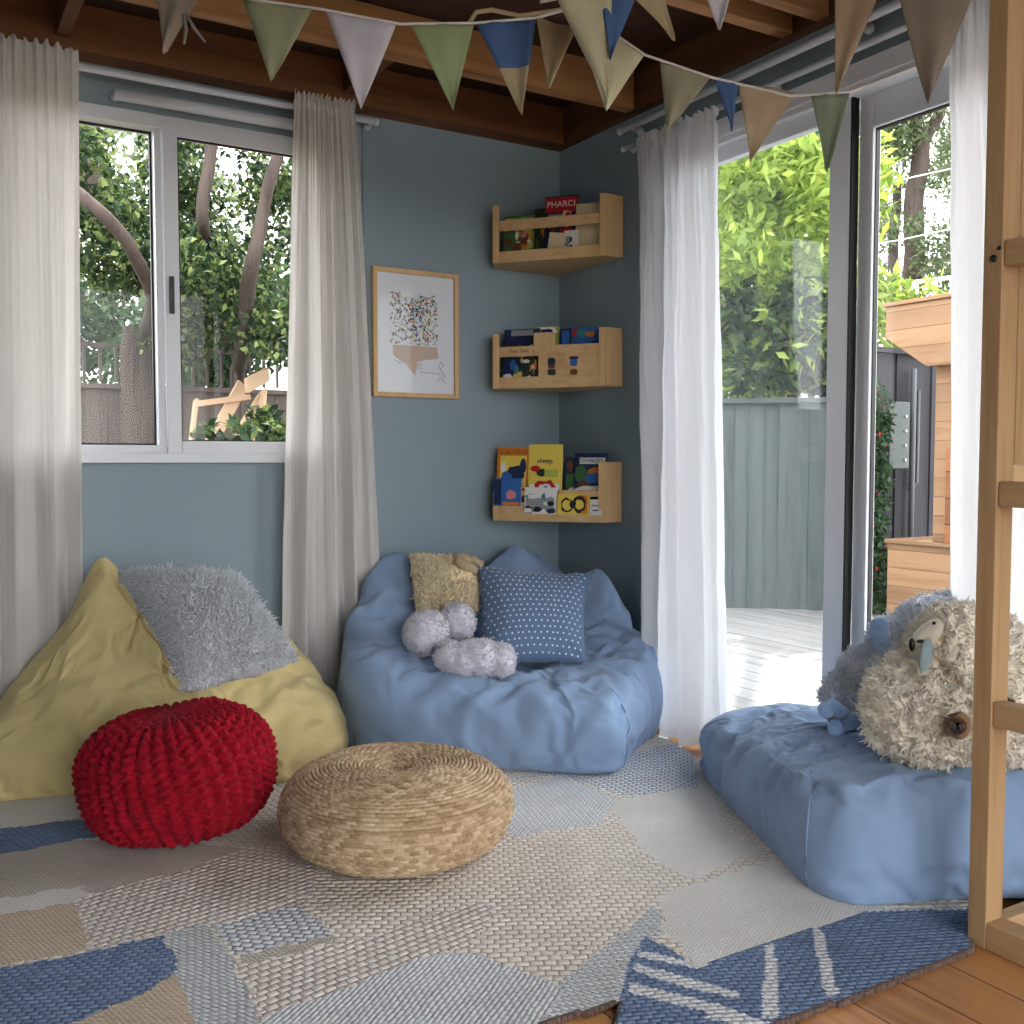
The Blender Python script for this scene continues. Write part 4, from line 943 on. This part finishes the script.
for kw in (
  dict(a=.000, w=.140, h=.205, z0=.090, off=-.030, cover='orange', arts=[('yellow', 'r', 0, .55, .8, .7), ('navy', 'e', .1, .5, .5, .3), ('blue', 'e', -.2, .42, .3, .2), ('white', 'e', -.3, .6, .15, .2), ('navy', 'e', .3, .62, .2, .3), ('orange', 'r', 0, .9, .95, .14)], label='orange picture book at the left end of the lowest shelf', title=('GUATEMAI', .90), tcol='brown', tsize=.026),
  dict(a=.005, w=.115, h=.110, z0=.060, off=.012, cover='blue', arts=[('navy', 'r', -.35, .5, .25, .9), ('blue', 'e', .15, .6, .6, .6), ('pink', 'e', .15, .4, .35, .35), ('orange', 'r', .15, .08, .6, .12)], label='small blue book in front of the orange one on the lowest shelf'),
  dict(a=.135, w=.140, h=.255, z0=.050, off=-.022, cover='yellow', arts=[('white', 'r', 0, .2, .9, .36), ('red', 'e', 0, .28, .66, .36), ('white', 'e', 0, .24, .56, .28), ('blue', 'e', .05, .26, .36, .16), ('dkgreen', 'e', -.1, .56, .3, .12), ('red', 'e', -.28, .62, .28, .1), ('lime', 'r', .2, .55, .4, .12)], label='yellow book with a red rainbow on the lowest shelf', title=('sheep', .74), tcol='navy', tsize=.028),
  dict(a=.135, w=.130, h=.105, z0=.030, off=.012, cover='white', arts=[('grey', 'r', 0, .35, .9, .5)] + rnd_art(21, ['teal', 'grey', 'black', 'white', 'navy'], 14), label='white book with a sketchy picture at the bottom middle of the lowest shelf'),
  dict(a=.280, w=.070, h=.240, z0=.015, off=-.050, cover='navy', arts=[('pink', 'e', .3, .9, .5, .1), ('brown', 'e', -.2, .85, .4, .2), ('green', 'r', 0, .6, .9, .25), ('white', 'e', 0, .4, .6, .2), ('red', 'e', .1, .28, .6, .16)], label='narrow dark book with green and red art on the lowest shelf'),
  dict(a=.325, w=.130, h=.250, z0=.020, off=-.030, cover='navy', arts=[('white', 'r', .05, .88, .8, .10), ('orange', 'e', .2, .72, .6, .12), ('blue', 'e', .1, .6, .7, .16), ('green', 'e', -.3, .68, .4, .25), ('brown', 'e', -.2, .5, .4, .14), ('white', 'e', 0, .4, .9, .18), ('teal', 'r', .1, .2, .7, .16)], label='blue and orange book at the right end of the lowest shelf', title=('COWBOYS', .88), tcol='navy', tsize=.02),
  dict(a=.270, w=.130, h=.080, z0=.030, off=.010, cover='yellow', arts=[('orange', 'r', .3, .5, .3, .9), ('black', 'e', -.18, .45, .42, .75), ('yellow', 'e', -.18, .45, .30, .52), ('black', 'e', .2, .5, .42, .8), ('yellow', 'e', .2, .5, .28, .5), ('black', 'e', 0, .5, .2, .4)], label='yellow book with black rings at the bottom of the lowest shelf'),
  dict(a=.402, w=.048, h=.060, z0=.030, off=.008, cover='white', arts=[('grey', 'r', 0, .6, .7, .12), ('navy', 'r', 0, .3, .5, .08)], label='small white card beside the yellow ringed book')):
    book(PT, z3, **kw, seed=int(kw['a'] * 1000) + 90)

# ------------------------------------------------------------------ framed picture
fx0, fx1, fz0, fz1 = -0.858, -0.492, 1.222, 1.712
t = rootat('framed_picture', (fx0, -0.01, fz0)); L = lambda x, z: (x - fx0, z - fz0)
b = MB(); w = 0.018; X1, Z1 = fx1 - fx0, fz1 - fz0
b.box(0, -.014, 0, w, .010, Z1); b.box(X1 - w, -.014, 0, X1, .010, Z1); b.box(w, -.014, 0, X1 - w, .010, w); b.box(w, -.014, Z1 - w, X1 - w, .010, Z1)
b.build('frame', M['pine'], t, bevel=0.002)
box('print', M['print'], w, -.002, w, X1 - w, .006, Z1 - w, t)
rs = random.Random(5); b = MB(); names = ['green', 'dkgreen', 'lime', 'yellow', 'navy', 'teal', 'orange', 'pink', 'blue', 'lime', 'green', 'grey']; mats = [PAL[k] for k in names]
for k in range(560):
    x = rs.uniform(.075, .275); z = rs.uniform(.205, .400)
    if z > .385 and .12 < x < .2: continue
    b.cur = rs.randrange(len(names)); s_ = rs.uniform(.002, .006); an = rs.uniform(0, PI)
    pts = [(x + s_ * math.cos(an + q * PI / 3) * (1.5 if q % 3 == 0 else .6), -.0022, z + s_ * math.sin(an + q * PI / 3) * (1.5 if q % 3 == 0 else .6)) for q in range(6)]
    b.prism(pts, (0, -.0006, 0))
b.build('flower_drawing', mats, t)
b = MB(); tanp = [(.085, .200), (.275, .200), (.280, .155), (.235, .150), (.190, .140), (.180, .085), (.165, .100), (.140, .130), (.100, .150), (.085, .165)]
b.prism([(x, -.0022, z) for x, z in tanp], (0, -.0005, 0)); b.build('tan_shape', plain('tan_ink', (206, 180, 160), 0.6), t)
b = MB()
for pts in ([(.09, .145), (.11, .132), (.13, .140), (.12, .150)], [(.190, .125), (.200, .112), (.210, .128), (.200, .138), (.192, .120)], [(.285, .110), (.300, .130), (.290, .145), (.280, .125), (.300, .100), (.310, .085), (.280, .080)], [(.20, .100), (.25, .098), (.30, .094)], [(.27, .070), (.30, .075), (.31, .060)]):
    b.tube([(x, -.0026, z) for x, z in pts], .0012, 5)
b.build('ink_drawing', PAL['grey'], t)
put_glass = box('glass', M['glass'], w, -.008, w, X1 - w, -.007, Z1 - w, t)
tag(t, 'light wood framed flower print on the blue wall', 'picture')
#@@BUNT
# ------------------------------------------------------------------ bunting
def flagmat(nm, rgb): 
    m = NT(nm); v = m.coords(scale=(1, 1, 1)); n1 = m.noise(v, 260, 2); n2 = m.noise(v, 12, 3)
    c0 = lin(rgb); c = m.ramp(n2, [(0.3, tuple(x * .88 for x in c0[:3]) + (1,)), (0.7, tuple(min(1, x * 1.06) for x in c0[:3]) + (1,))])
    m.pbr(c, 0.95, normal=m.bump(n1, 0.5, 0.001), spec=0.1, trans=0.18); return m.m
FMt = {k: flagmat('burlap_' + k, v) for k, v in dict(sage=(166, 170, 138), taupe=(158, 146, 130), white=(214, 212, 220), green=(164, 180, 136), blue=(84, 112, 156), beige=(186, 170, 138), cream=(206, 200, 168), greysage=(158, 154, 130), brown=(186, 166, 138), palegreen=(146, 160, 136), grey=(160, 156, 150)).items()}
def flag(parent, org, A, B, T, mat, dep, lower=None, seed=0, patch=None):
    """A, B top corners, T tip as image-plane measurements turned into points at the string's distance"""
    a, b_, tpt = pd(*A, dep), pd(*B, dep), pd(*T, dep)
    n = 14; nrm = Vector((FW[0], FW[1], 0)); P = []
    for i in range(n + 1):
        v = i / n; row = []
        for j in range(9):
            u = j / 8; top = a.lerp(b_, u); mid = a.lerp(b_, 0.5)
            p = top.lerp(tpt, v); x = (u - .5)
            p = p + nrm * (0.008 * math.sin(v * 3 + seed + u * 5) * (0.3 + v) + 0.004 * math.sin(u * 9 + seed * 2))
            row.append(p - org)
        P.append(row)
    P = np.array([[list(q) for q in r] for r in P]); P[-1] = P[-1].mean(0) + (P[-1] - P[-1].mean(0)) * 0.02
    o = grid_mesh('flag', P, [mat] + ([lower] if lower else []), parent=parent, smooth=True)
    md = o.modifiers.new('thick', 'SOLIDIFY'); md.thickness = 0.0016; md.offset = 0
    if lower:
        mi = [1 if (k // 8) >= patch else 0 for k in range(n * 8)]; o.data.polygons.foreach_set('material_index', mi)
    return o
DEP = 2.55
org = pd(512, 10, DEP)
t = rootat('bunting', org)
b = MB(); sp = [(-80, -60), (60, -25), (160, -8), (242, -2), (320, 9), (400, 24), (475, 23), (535, 18), (566, 10), (600, 24), (645, 55), (710, 77), (790, 96), (850, 92), (905, 70), (1000, 40)]
b.tube([pd(x, y, DEP) - org for x, y in sp], 0.0035, 8); b.build('string', plain('white_tape', (214, 210, 206), 0.8), t, smooth=True)
b = MB(); b.tube([pd(x, y, DEP) - org for x, y in ((470, 22), (476, 12), (492, 10), (520, 16), (566, 9))], 0.006, 8); b.build('knotted_tail', FMt['beige'], t, smooth=True)
FL = [((156, -10), (202, -6), (163, 54), 'taupe', None, 0), ((242, -2), (314, 8), (271, 81), 'sage', None, 0), ((326, 11), (396, 24), (361, 109), 'white', None, 0), ((411, 25), (474, 23), (453, 110), 'green', None, 0),
      ((475, 22), (536, 18), (522, 115), 'blue', 'beige', 7), ((536, 18), (577, 28), (549, 89), 'beige', None, 0), ((575, 14), (645, 54), (606, 111), 'cream', None, 0),
      ((660, 60), (711, 77), (668, 131), 'greysage', None, 0), ((714, 78), (738, 84), (732, 132), 'blue', None, 0), ((738, 83), (797, 92), (750, 162), 'brown', None, 0), ((811, 95), (850, 92), (827, 172), 'palegreen', None, 0)]
for k, (A, B, T, c1, c2, p) in enumerate(FL): flag(t, org, A, B, T, FMt[c1], DEP + 0.003, FMt[c2] if c2 else None, k, p)
b = MB()
for q in ([(184, 14), (186, 30), (184, 44)], [(186, 14), (194, 28), (205, 42)]): b.tube([pd(x, y, DEP) - org for x, y in q], [.004, .005, .003], 6)
b.build('loose_tail', FMt['grey'], t, smooth=True)
tag(t, 'bunting of small burlap pennants sagging across the ceiling on a white tape', 'bunting')
DEP2 = 2.40; org = pd(700, -5, DEP2); t = rootat('bunting', org)
b = MB(); b.tube([pd(x, y, DEP2) - org for x, y in ((540, 2), (566, -3), (620, -6), (700, -8), (780, -14), (836, -12), (880, -8), (930, -2), (990, -14), (1060, -30))], 0.0035, 8); b.build('string', plain('white_tape', (214, 210, 206), 0.8), t, smooth=True)
for k, (A, B, T, c1, c2, p) in enumerate([((556, -4), (612, -6), (608, 102), 'cream', None, 0), ((600, -5), (637, -6), (610, 60), 'blue', None, 0), ((630, -6), (664, -7), (675, 41), 'beige', None, 0), ((703, -9), (732, -10), (720, 30), 'white', None, 0),
        ((834, -12), (880, -8), (836, 95), 'brown', None, 0), ((898, -6), (976, -12), (928, 104), 'taupe', None, 0)]): flag(t, org, A, B, T, FMt[c1], DEP2 + 0.003, None, k + 20)
tag(t, 'second bunting of pennants hanging higher, above the glass door', 'bunting')

# ------------------------------------------------------------------ bed frame on the right
bx, by = -0.560, -2.341        # nearest-left post
t = rootat('bunk_bed_frame', (bx, by, 0))
box('post', M['bed'], 0, -0.040, 0, 0.055, 0, 2.60, t, bevel=0.002)
box('post', M['bed'], 0.0575, -0.040, 0.97, 0.108, -0.002, 2.60, t, bevel=0.002)
for z in (0.502, 0.938, 1.405): box('rung', M['piney'], 0.004, -1.30, z - .050, 0.040, -0.0405, z, t, bevel=0.003)
box('base_rail', M['piney'], 0.0, -1.30, 0.0, 0.055, -0.0405, 0.055, t, bevel=0.003)
box('base_rail', M['pinex'], 0.0555, -0.040, 0.0, 0.42, -0.004, 0.045, t, bevel=0.003)
box('cross_rail', M['pinex'], 0.0555, -0.040, 0.925, 0.42, -0.004, 0.969, t, bevel=0.003)
box('post', M['bed'], 0, -1.342, 0, 0.055, -1.301, 2.60, t, bevel=0.003)
b = MB(); b.tube([(-0.003, -0.022, 1.372), (0.004, -0.022, 1.372)], 0.007, 12); b.tube([(-0.002, -0.034, 1.39), (0.004, -0.034, 1.39)], 0.004, 12); b.build('bolt', PAL['black'], t, smooth=True)
tag(t, 'tall pine bunk bed frame with ladder rungs at the right edge', 'bed')
#@@OUT
# ------------------------------------------------------------------ outdoors
GZ = -0.10
structure(box('ground', plain('garden_soil', (96, 88, 70), 0.95), -30, -25, GZ - 0.1, 45, 45, GZ))
structure(box('deck_floor', M['deck'], 0.14, -6.0, GZ, 4.4, 2.6, -0.05))
def picket_fence(a, b_, ztop, mat, label, bw=0.10, gap=0.0006, cap=True, z0=None, post=0.09, backrail=True, group=None):
    a, b_ = Vector((a[0], a[1], 0)), Vector((b_[0], b_[1], 0)); d = b_ - a; L = d.length; d.normalize(); n = Vector((-d.y, d.x, 0))
    t = rootat('fence', (a.x, a.y, GZ)); zt = ztop - GZ
    Mx = Matrix(((d.x, n.x, 0, 0), (d.y, n.y, 0, 0), (0, 0, 1, 0), (0, 0, 0, 1)))
    bo = MB(); x = 0; rs = random.Random(L)
    while x < L:
        dz = rs.uniform(-.012, .006) if not cap else 0; off = .012 if int(x / (bw + gap) + .5) % 2 else 0.0; bo.box(x, -.009 + off + rs.uniform(-.003, .003), 0.02, min(L, x + bw), .009 + off, zt + dz, Mx); x += bw + gap
    bo.build('boards', mat, t)
    if cap: c = MB(); c.box(-.02, -.045, zt, L + .02, .045, zt + .035, Mx); c.build('cap_rail', mat, t)
    c = MB(); c.box(0, .024, zt * .78, L, .06, zt * .78 + .08, Mx); c.build('rail', mat, t)
    k = 0
    while k * 1.9 < L:
        c = MB(); c.box(k * 1.9, .024, 0, k * 1.9 + post, .10, zt, Mx); c.build('post', mat, t); k += 1
    return tag(t, label, 'fence', group)
picket_fence((1.55, 2.48), (3.17, 1.06), 1.37, M['fence_g'], 'grey-green board fence at the back of the deck below the bright shrub')
picket_fence((3.20, 1.12), (6.4, 1.12), 1.72, M['fence_d'], 'taller dark grey fence behind the timber structure', bw=0.19)
picket_fence((-8.0, 4.3), (3.0, 4.3), 1.50, M['fence'], 'weathered brown board fence seen through the window', bw=0.14)
b = MB(); k = 0
for xx in np.arange(-1.6, 2.4, 0.11): b.box(xx, 4.28, 1.55, xx + .02, 4.30, 1.82)
b.box(-1.6, 4.27, 1.80, 2.4, 4.31, 1.83)
tag(b.build('fence_trellis', M['fence']), 'thin wooden trellis on top of the fence seen through the window', 'trellis')
# meter box with pipes on the dark fence
mb_ = ony(889, 438, 1.10); t = rootat('meter_box', (mb_.x, 1.10, 0.92))
box('box', plain('grey_green_metal', (78, 88, 88), 0.5), -.12, -.10, 0.0, 0.09, 0.008, 0.46, t, bevel=0.006)
for z in (.36, .26, .16, .06):
    b = MB(); b.tube([(.04, -.112, z), (.04, -.10, z)], 0.009, 8); b.build('screw', plain('pale_metal', (190, 196, 196), 0.4, 0.5), t)
b = MB(); b.tube([(.20, -.04, .70), (.20, -.04, -.2), (.20, -.04, -.9)], .02, 8); b.tube([(.27, -.03, .55), (.27, -.03, -.1), (.18, -.03, -.14)], .012, 8); b.build('pipe', plain('pipe_grey', (84, 86, 92), 0.5), t, smooth=True)
tag(t, 'grey-green metal meter box with pipes on the dark fence', 'meter box')
# cedar structure: x = 3.0 face, running along y
t = rootat('timber_structure', (3.0, 0.70, -0.05))
def cy(px, py): return onx(px, py, 3.0).y - 0.70
box('base', M['cedar'], 0, -1.25, 0, 0.62, 0.0, 0.50, t, bevel=0.004)
box('base_top', M['cedar'], -.015, -1.27, 0.501, 0.62, 0.015, 0.525, t, bevel=0.003)
cc = cy(930, 450)
box('column', M['cedar'], 0.04, -1.10, 0.526, 0.55, cc, 1.60, t, bevel=0.004)
box('column_step', wood('red_cedar_planks', (148, 98, 66), (126, 78, 52), 'y', 1.0, 0.55, plank=0.16, planks_across='z'), 0.0, -1.05, 0.526, 0.039, cy(945, 500), 1.10, t, bevel=0.003)
b = MB(); c0, c1 = 0.0, cc
b.prism([(-.06, 0.0, 1.80), (-.06, 0.0, 1.99), (-.06, -1.25, 1.99), (-.06, -1.25, 1.60), (-.06, c1, 1.60)], (.66, 0, 0)); b.build('canopy', M['cedar'], t, bevel=0.004)
box('canopy_cap', M['cedar'], -.08, -1.26, 1.992, 0.62, 0.02, 2.015, t, bevel=0.003)
tag(t, 'honey-coloured timber plank structure with overhanging top outside the glass door', 'garden structure')

# foliage -------------------------------------------------------------------
def leaves(name, P, size, aspect, mat, parent, seed, droop=0.2, flat=0.5):
    rs = np.random.RandomState(seed); k = len(P)
    d = rs.normal(0, 1, (k, 3)); d[:, 2] -= droop; d /= np.linalg.norm(d, axis=1, keepdims=True)
    nn = rs.normal(0, 1, (k, 3)); nn[:, 2] += flat * 2; s = np.cross(d, nn); s /= np.maximum(np.linalg.norm(s, axis=1, keepdims=True), 1e-6); nn = np.cross(s, d)
    L = (size * (0.6 + 0.8 * rs.rand(k)))[:, None]; W = L * aspect
    v = np.stack([P, P + d * L * .45 + s * W * .5 + nn * W * .15, P + d * L, P + d * L * .45 - s * W * .5 + nn * W * .15], 1)
    mid = P + d * L * .5
    V = v.reshape(-1, 3); base = (np.arange(k) * 4)[:, None]
    F = np.stack([base + np.array([0, 1, 2]), base + np.array([0, 2, 3])], 1).reshape(-1, 3)
    me = bpy.data.meshes.new(name); me.vertices.add(len(V)); me.vertices.foreach_set('co', V.astype(np.float32).ravel())
    me.loops.add(F.size); me.loops.foreach_set('vertex_index', F.astype(np.int32).ravel())
    me.polygons.add(len(F)); me.polygons.foreach_set('loop_start', np.arange(0, F.size, 3, dtype=np.int32)); me.update(calc_edges=True)
    return link(name, me, mat, parent)
def cloud(blobs, n, seed, shell=0.55):
    rs = np.random.RandomState(seed); w = np.array([b[3] ** 2 for b in blobs]); w = w / w.sum(); ids = rs.choice(len(blobs), n, p=w)
    d = rs.normal(0, 1, (n, 3)); d /= np.linalg.norm(d, axis=1, keepdims=True); r = (shell + (1 - shell) * rs.rand(n)) ** 1.0
    B = np.array([b[:4] for b in blobs]); return B[ids, :3] + d * (B[ids, 3] * r)[:, None]
LF = dict(
 mid=leafmat('mid_green_leaves', [(28, 44, 32), (44, 66, 40), (64, 88, 50), (136, 150, 86), (36, 56, 38), (50, 74, 46)], 0.35),
 dark=leafmat('dark_green_leaves', [(34, 56, 36), (52, 82, 50), (70, 100, 62), (44, 70, 44)], 0.35),
 bright=leafmat('yellow_green_leaves', [(110, 136, 58), (150, 172, 76), (190, 204, 100), (92, 122, 54), (168, 186, 92)], 0.5),
 olive=leafmat('grey_green_leaves', [(84, 100, 72), (112, 126, 92), (66, 84, 58), (134, 146, 104)], 0.4))
def tree(name, base, trunks, blobs, n, size, aspect, mat, label, seed, cat='tree', group=None, bark=None, shell=0.45, droop=0.3):
    t = rootat(name, base); bs = Vector(base)
    for pts, r0, r1 in trunks:
        pts = [Vector(p) - bs for p in pts]; P = []; R = []
        for i in range(len(pts) - 1):
            for k in range(6):
                f = k / 6; q = pts[i].lerp(pts[i + 1], f); P.append(q + Vector((mnoise.noise(q * 3) * .03, mnoise.noise(q * 3 + Vector((5, 0, 0))) * .03, 0)))
        P.append(pts[-1]); m_ = len(P); R = [r0 + (r1 - r0) * i / (m_ - 1) + 0.08 * r0 * mnoise.noise(P[i] * 9) for i in range(m_)]
        b = MB(); b.tube(P, R, 12); b.build('trunk' if r0 > 0.1 else 'branch', bark or M['bark'], t, smooth=True)
    B = [(Vector(b[:3]) - bs)[:] + (b[3],) for b in blobs]
    leaves('foliage', cloud(B, n, seed, shell), size, aspect, LF[mat], t, seed, droop)
    return tag(t, label, cat, group)
def blobs_px(lst): return [tuple(pd(x, y, d)) + (r,) for x, y, d, r in lst]
rs = random.Random(11)
# seen through the window
g0 = lambda px, dep: (pd(px, 460, dep).x, pd(px, 460, dep).y, GZ)
bl = [(rs.uniform(40, 200), rs.uniform(90, 300), rs.uniform(6.4, 8.2), rs.uniform(.16, .34)) for _ in range(27)]
tree('broadleaf_tree', g0(138, 7.4), [([g0(138, 7.4), pd(138, 400, 7.4), pd(140, 330, 7.4)], .16, .12), ([pd(140, 340, 7.4), pd(156, 300, 6.6), pd(128, 245, 6.2), pd(100, 212, 6.0), pd(78, 192, 6.0), pd(30, 150, 6.0)], .050, .036), ([pd(92, 200, 7.2), pd(88, 140, 7.4), pd(80, 80, 7.4)], .06, .04)],
     blobs_px(bl), 14000, 0.058, 0.58, 'mid', 'thick-trunked leafy tree in the left pane of the window', 3)
bl = [(rs.uniform(170, 320), rs.uniform(90, 340), rs.uniform(6.8, 8.8), rs.uniform(.16, .34)) for _ in range(29)]
tree('broadleaf_tree', g0(236, 8.0), [([g0(236, 8.0), pd(238, 370, 8), pd(244, 335, 6.9), pd(252, 260, 6.5), pd(268, 190, 6.5), pd(285, 130, 6.5)], .065, .034), ([pd(244, 350, 8.0), pd(262, 330, 8), pd(300, 280, 8)], .05, .03), ([pd(238, 360, 8), pd(215, 300, 8.2), pd(203, 220, 6.6), pd(208, 150, 6.6), pd(212, 80, 6.6)], .038, .042)],
     blobs_px(bl), 14000, 0.058, 0.58, 'mid', 'leafy tree with forked grey branches in the sliding pane of the window', 4)
bl = [(rs.uniform(60, 300), rs.uniform(300, 375), rs.uniform(8.8, 10), rs.uniform(.25, .45)) for _ in range(26)]
tree('garden_shrub', g0(180, 9.6), [([g0(180, 9.6), pd(180, 380, 9.6)], .04, .03)], blobs_px(bl), 8500, 0.085, 0.6, 'dark', 'dark shrub mass growing behind the fence in the window', 5, 'shrub')
bl = [(rs.uniform(20, 330), rs.uniform(60, 330), rs.uniform(11, 14), rs.uniform(.3, .6)) for _ in range(18)]
tree('broadleaf_tree', g0(180, 12), [([g0(180, 12), pd(180, 300, 12), pd(170, 100, 12)], .12, .06)], blobs_px(bl), 3600, 0.11, 0.6, 'olive', 'distant pale tree far behind the window fence', 6)
bl = [(rs.uniform(255, 290), rs.uniform(415, 445), rs.uniform(6.4, 6.8), .10) for _ in range(8)] + [(rs.uniform(205, 240), rs.uniform(428, 450), 6.2, .08) for _ in range(4)]
tree('garden_shrub', g0(268, 6.6), [([g0(268, 6.6), pd(268, 430, 6.6)], .02, .012)], blobs_px(bl), 900, 0.07, 0.55, 'mid', 'small leafy bush among the sawn boards outside the window', 7, 'shrub')
SB = plain('sunlit_sawn_board', (186, 158, 130), 0.8)
for kb, (p, q, w_) in enumerate((((186, 448), (196, 400), .05), ((192, 436), (243, 384), .09), ((205, 446), (262, 396), .06), ((196, 404), (250, 397), .04), ((255, 440), (262, 392), .12), ((246, 386), (268, 374), .10))):
    a, c = pd(p[0], p[1], 6.9), pd(q[0], q[1], 7.2)
    if p[1] > 430: a = pd(p[0], p[1] + 40, 6.85)
    b = MB(); b.bar(a, c, .025, w_, (0.3, .2, 1)); o = b.build('sawn_board', SB, bevel=0.003); tag(o, ('upright sawn board, leftmost of the pale boards outside the window', 'broad diagonal sawn board outside the window, lower left of its neighbour', 'narrow diagonal sawn board outside the window, right of the broad one', 'thin level sawn board across the tops of the pale boards outside', 'wide upright sawn board standing beside the small leafy bush', 'short sawn board resting highest above the other pale boards')[kb], 'board', 'sawn boards outside the window')
# seen through the glass door
bl = [(rs.uniform(715, 850), rs.uniform(170, 390), rs.uniform(7.0, 8.6), rs.uniform(.25, .42)) for _ in range(34)] + [(rs.uniform(850, 925), rs.uniform(285, 345), rs.uniform(7.6, 8.6), .22) for _ in range(10)] + [(735 + i * 12, 165 + 12 * (i % 3), 7.6, .25) for i in range(8)]
tree('flowering_shrub', g0(790, 7.8), [([g0(790, 7.8), pd(792, 400, 7.8), pd(788, 300, 7.8)], .05, .03)], blobs_px(bl), 15000, 0.115, 0.36, 'bright', 'bright yellow-green shrub spilling over the deck fence', 8, 'shrub', shell=.5)
bl = [(rs.uniform(725, 860), rs.uniform(300, 400), rs.uniform(6.9, 7.3), rs.uniform(.14, .26)) for _ in range(20)]
tree('garden_shrub', g0(815, 7.2), [([g0(815, 7.2), pd(812, 380, 7.2)], .03, .02)], blobs_px(bl), 3800, 0.12, 0.45, 'mid', 'darker green shrub hanging over the top of the deck fence', 9, 'shrub')
bl = [(rs.uniform(850, 985), rs.uniform(40, 280), rs.uniform(11.4, 14), rs.uniform(.22, .45)) for _ in range(40)]
tree('gum_tree', g0(912, 13), [([g0(912, 13), pd(912, 280, 12), pd(915, 190, 12), pd(922, 140, 12), pd(905, 95, 12), pd(885, 60, 12)], .13, .08), ([pd(919, 150, 12), pd(938, 115, 12), pd(945, 60, 12)], .09, .05), ([g0(893, 12.4), pd(893, 260, 12.4), pd(897, 180, 12.4)], .08, .05)],
     blobs_px(bl), 15000, 0.080, 0.42, 'olive', 'tall dark-trunked tree behind the glass door', 10)
bl = [(rs.uniform(690, 880), rs.uniform(60, 300), rs.uniform(14, 17), rs.uniform(.4, .8)) for _ in range(20)]
tree('gum_tree', g0(780, 15), [([g0(780, 15), pd(780, 250, 15), pd(770, 60, 15)], .2, .1)], blobs_px(bl), 6500, 0.14, 0.5, 'dark', 'dark distant tree behind the bright shrub', 12)
dapple_parent = [o for o in bpy.data.objects if o.name.startswith('gum_tree')][-1]
rs2 = random.Random(8); cb = [(rs2.uniform(0.6, 5.2), rs2.uniform(0.2, 4.6), rs2.uniform(4.3, 5.2), rs2.uniform(.25, .5)) for _ in range(30)]  # unseen leaf clumps added above the deck to dapple the sunlight
leaves('added_dapple_foliage', cloud([(Vector(q[:3]) - dapple_parent.location)[:] + (q[3],) for q in cb], 6500, 77, .3), 0.13, 0.5, LF['dark'], dapple_parent, 78)
b = MB(); b.tube([pd(775, 160, 15) - dapple_parent.location, Vector((6.5, 6.5, 5.4)) - dapple_parent.location, Vector((3.0, 2.6, 4.8)) - dapple_parent.location, Vector((1.2, 0.9, 4.6)) - dapple_parent.location], [.12, .09, .06, .03], 8); b.build('branch', M['bark'], dapple_parent, smooth=True)  # unseen branch, added only to carry the sun-dappling leaves
bl = [(rs.uniform(868, 880), y, 6.75, .11) for y in range(395, 610, 14)]
tree('climbing_plant', g0(876, 6.75), [([g0(874, 6.75), pd(874, 480, 6.75), pd(872, 400, 6.75)], .014, .01)], blobs_px(bl), 2200, 0.045, 0.6, 'dark', 'climbing plant with small red flowers beside the dark fence', 13, 'climber')
cl = bpy.data.objects[[o.name for o in bpy.data.objects if o.name.startswith('climbing_plant')][0]]
b = MB(); q = cloud([(Vector(x[:3]) - cl.location)[:] + (.10,) for x in blobs_px(bl)], 46, 5, .8)
for p in q: b.ball(p, .012, 6, 4)
b.build('red_flowers', PAL['red'], cl)
# white railing far behind
p0, p1 = pd(915, 300, 10.5), pd(985, 290, 10.0)
t = rootat('pool_railing', (p0.x, p0.y, GZ)); d = p1 - p0; WR = plain('white_railing', (222, 226, 228), 0.5)
for f in (0, .28, .56, .84): 
    b = MB(); c0 = Vector((d.x * f, d.y * f, 0)); b.bar(c0, c0 + Vector((0, 0, 2.95)), .05, .05); b.build('post', WR, t)
for z in (2.60, 2.74, 2.93): 
    b = MB(); b.bar((0, 0, z), (d.x, d.y, z), .03, .04); b.build('rail', WR, t)
tag(t, 'white railing on the raised terrace beyond the timber structure', 'railing')
for y0, lab in ((228, 'lower overhead wire in front of the tall tree'), (168, 'upper overhead wire in front of the tall tree')):
    b = MB(); b.tube([pd(840, y0 + 22, 11), pd(900, y0 + 12, 11), pd(1000, y0 - 10, 11)], .008, 6); tag(b.build('overhead_wire', WR, smooth=True), lab, 'wire')
#@@LIGHT
W = bpy.data.worlds.new('world'); S.world = W; W.use_nodes = True; nt = W.node_tree; nt.nodes.clear()
wo = nt.nodes.new('ShaderNodeOutputWorld'); bg = nt.nodes.new('ShaderNodeBackground'); bg.inputs['Color'].default_value = (0.98, 0.98, 1.0, 1); bg.inputs['Strength'].default_value = 2.2
nt.links.new(bg.outputs[0], wo.inputs[0])
sun = bpy.data.lights.new('sun', 'SUN'); sun.energy = 3.6; sun.angle = math.radians(0.6); sun.color = (1.0, 0.95, 0.86)
so = bpy.data.objects.new('sun', sun); COL.objects.link(so)
dirv = Vector((0.35, 0.55, 1.25)).normalized(); so.rotation_euler = dirv.to_track_quat('Z', 'Y').to_euler()
S.view_settings.view_transform = 'Standard'; S.view_settings.look = 'None'; S.view_settings.gamma = 1; S.view_settings.use_curve_mapping = False
S.view_settings.exposure = 1.6
S.cycles.max_bounces = 10; S.cycles.diffuse_bounces = 6; S.cycles.transparent_max_bounces = 24; S.cycles.transmission_bounces = 8
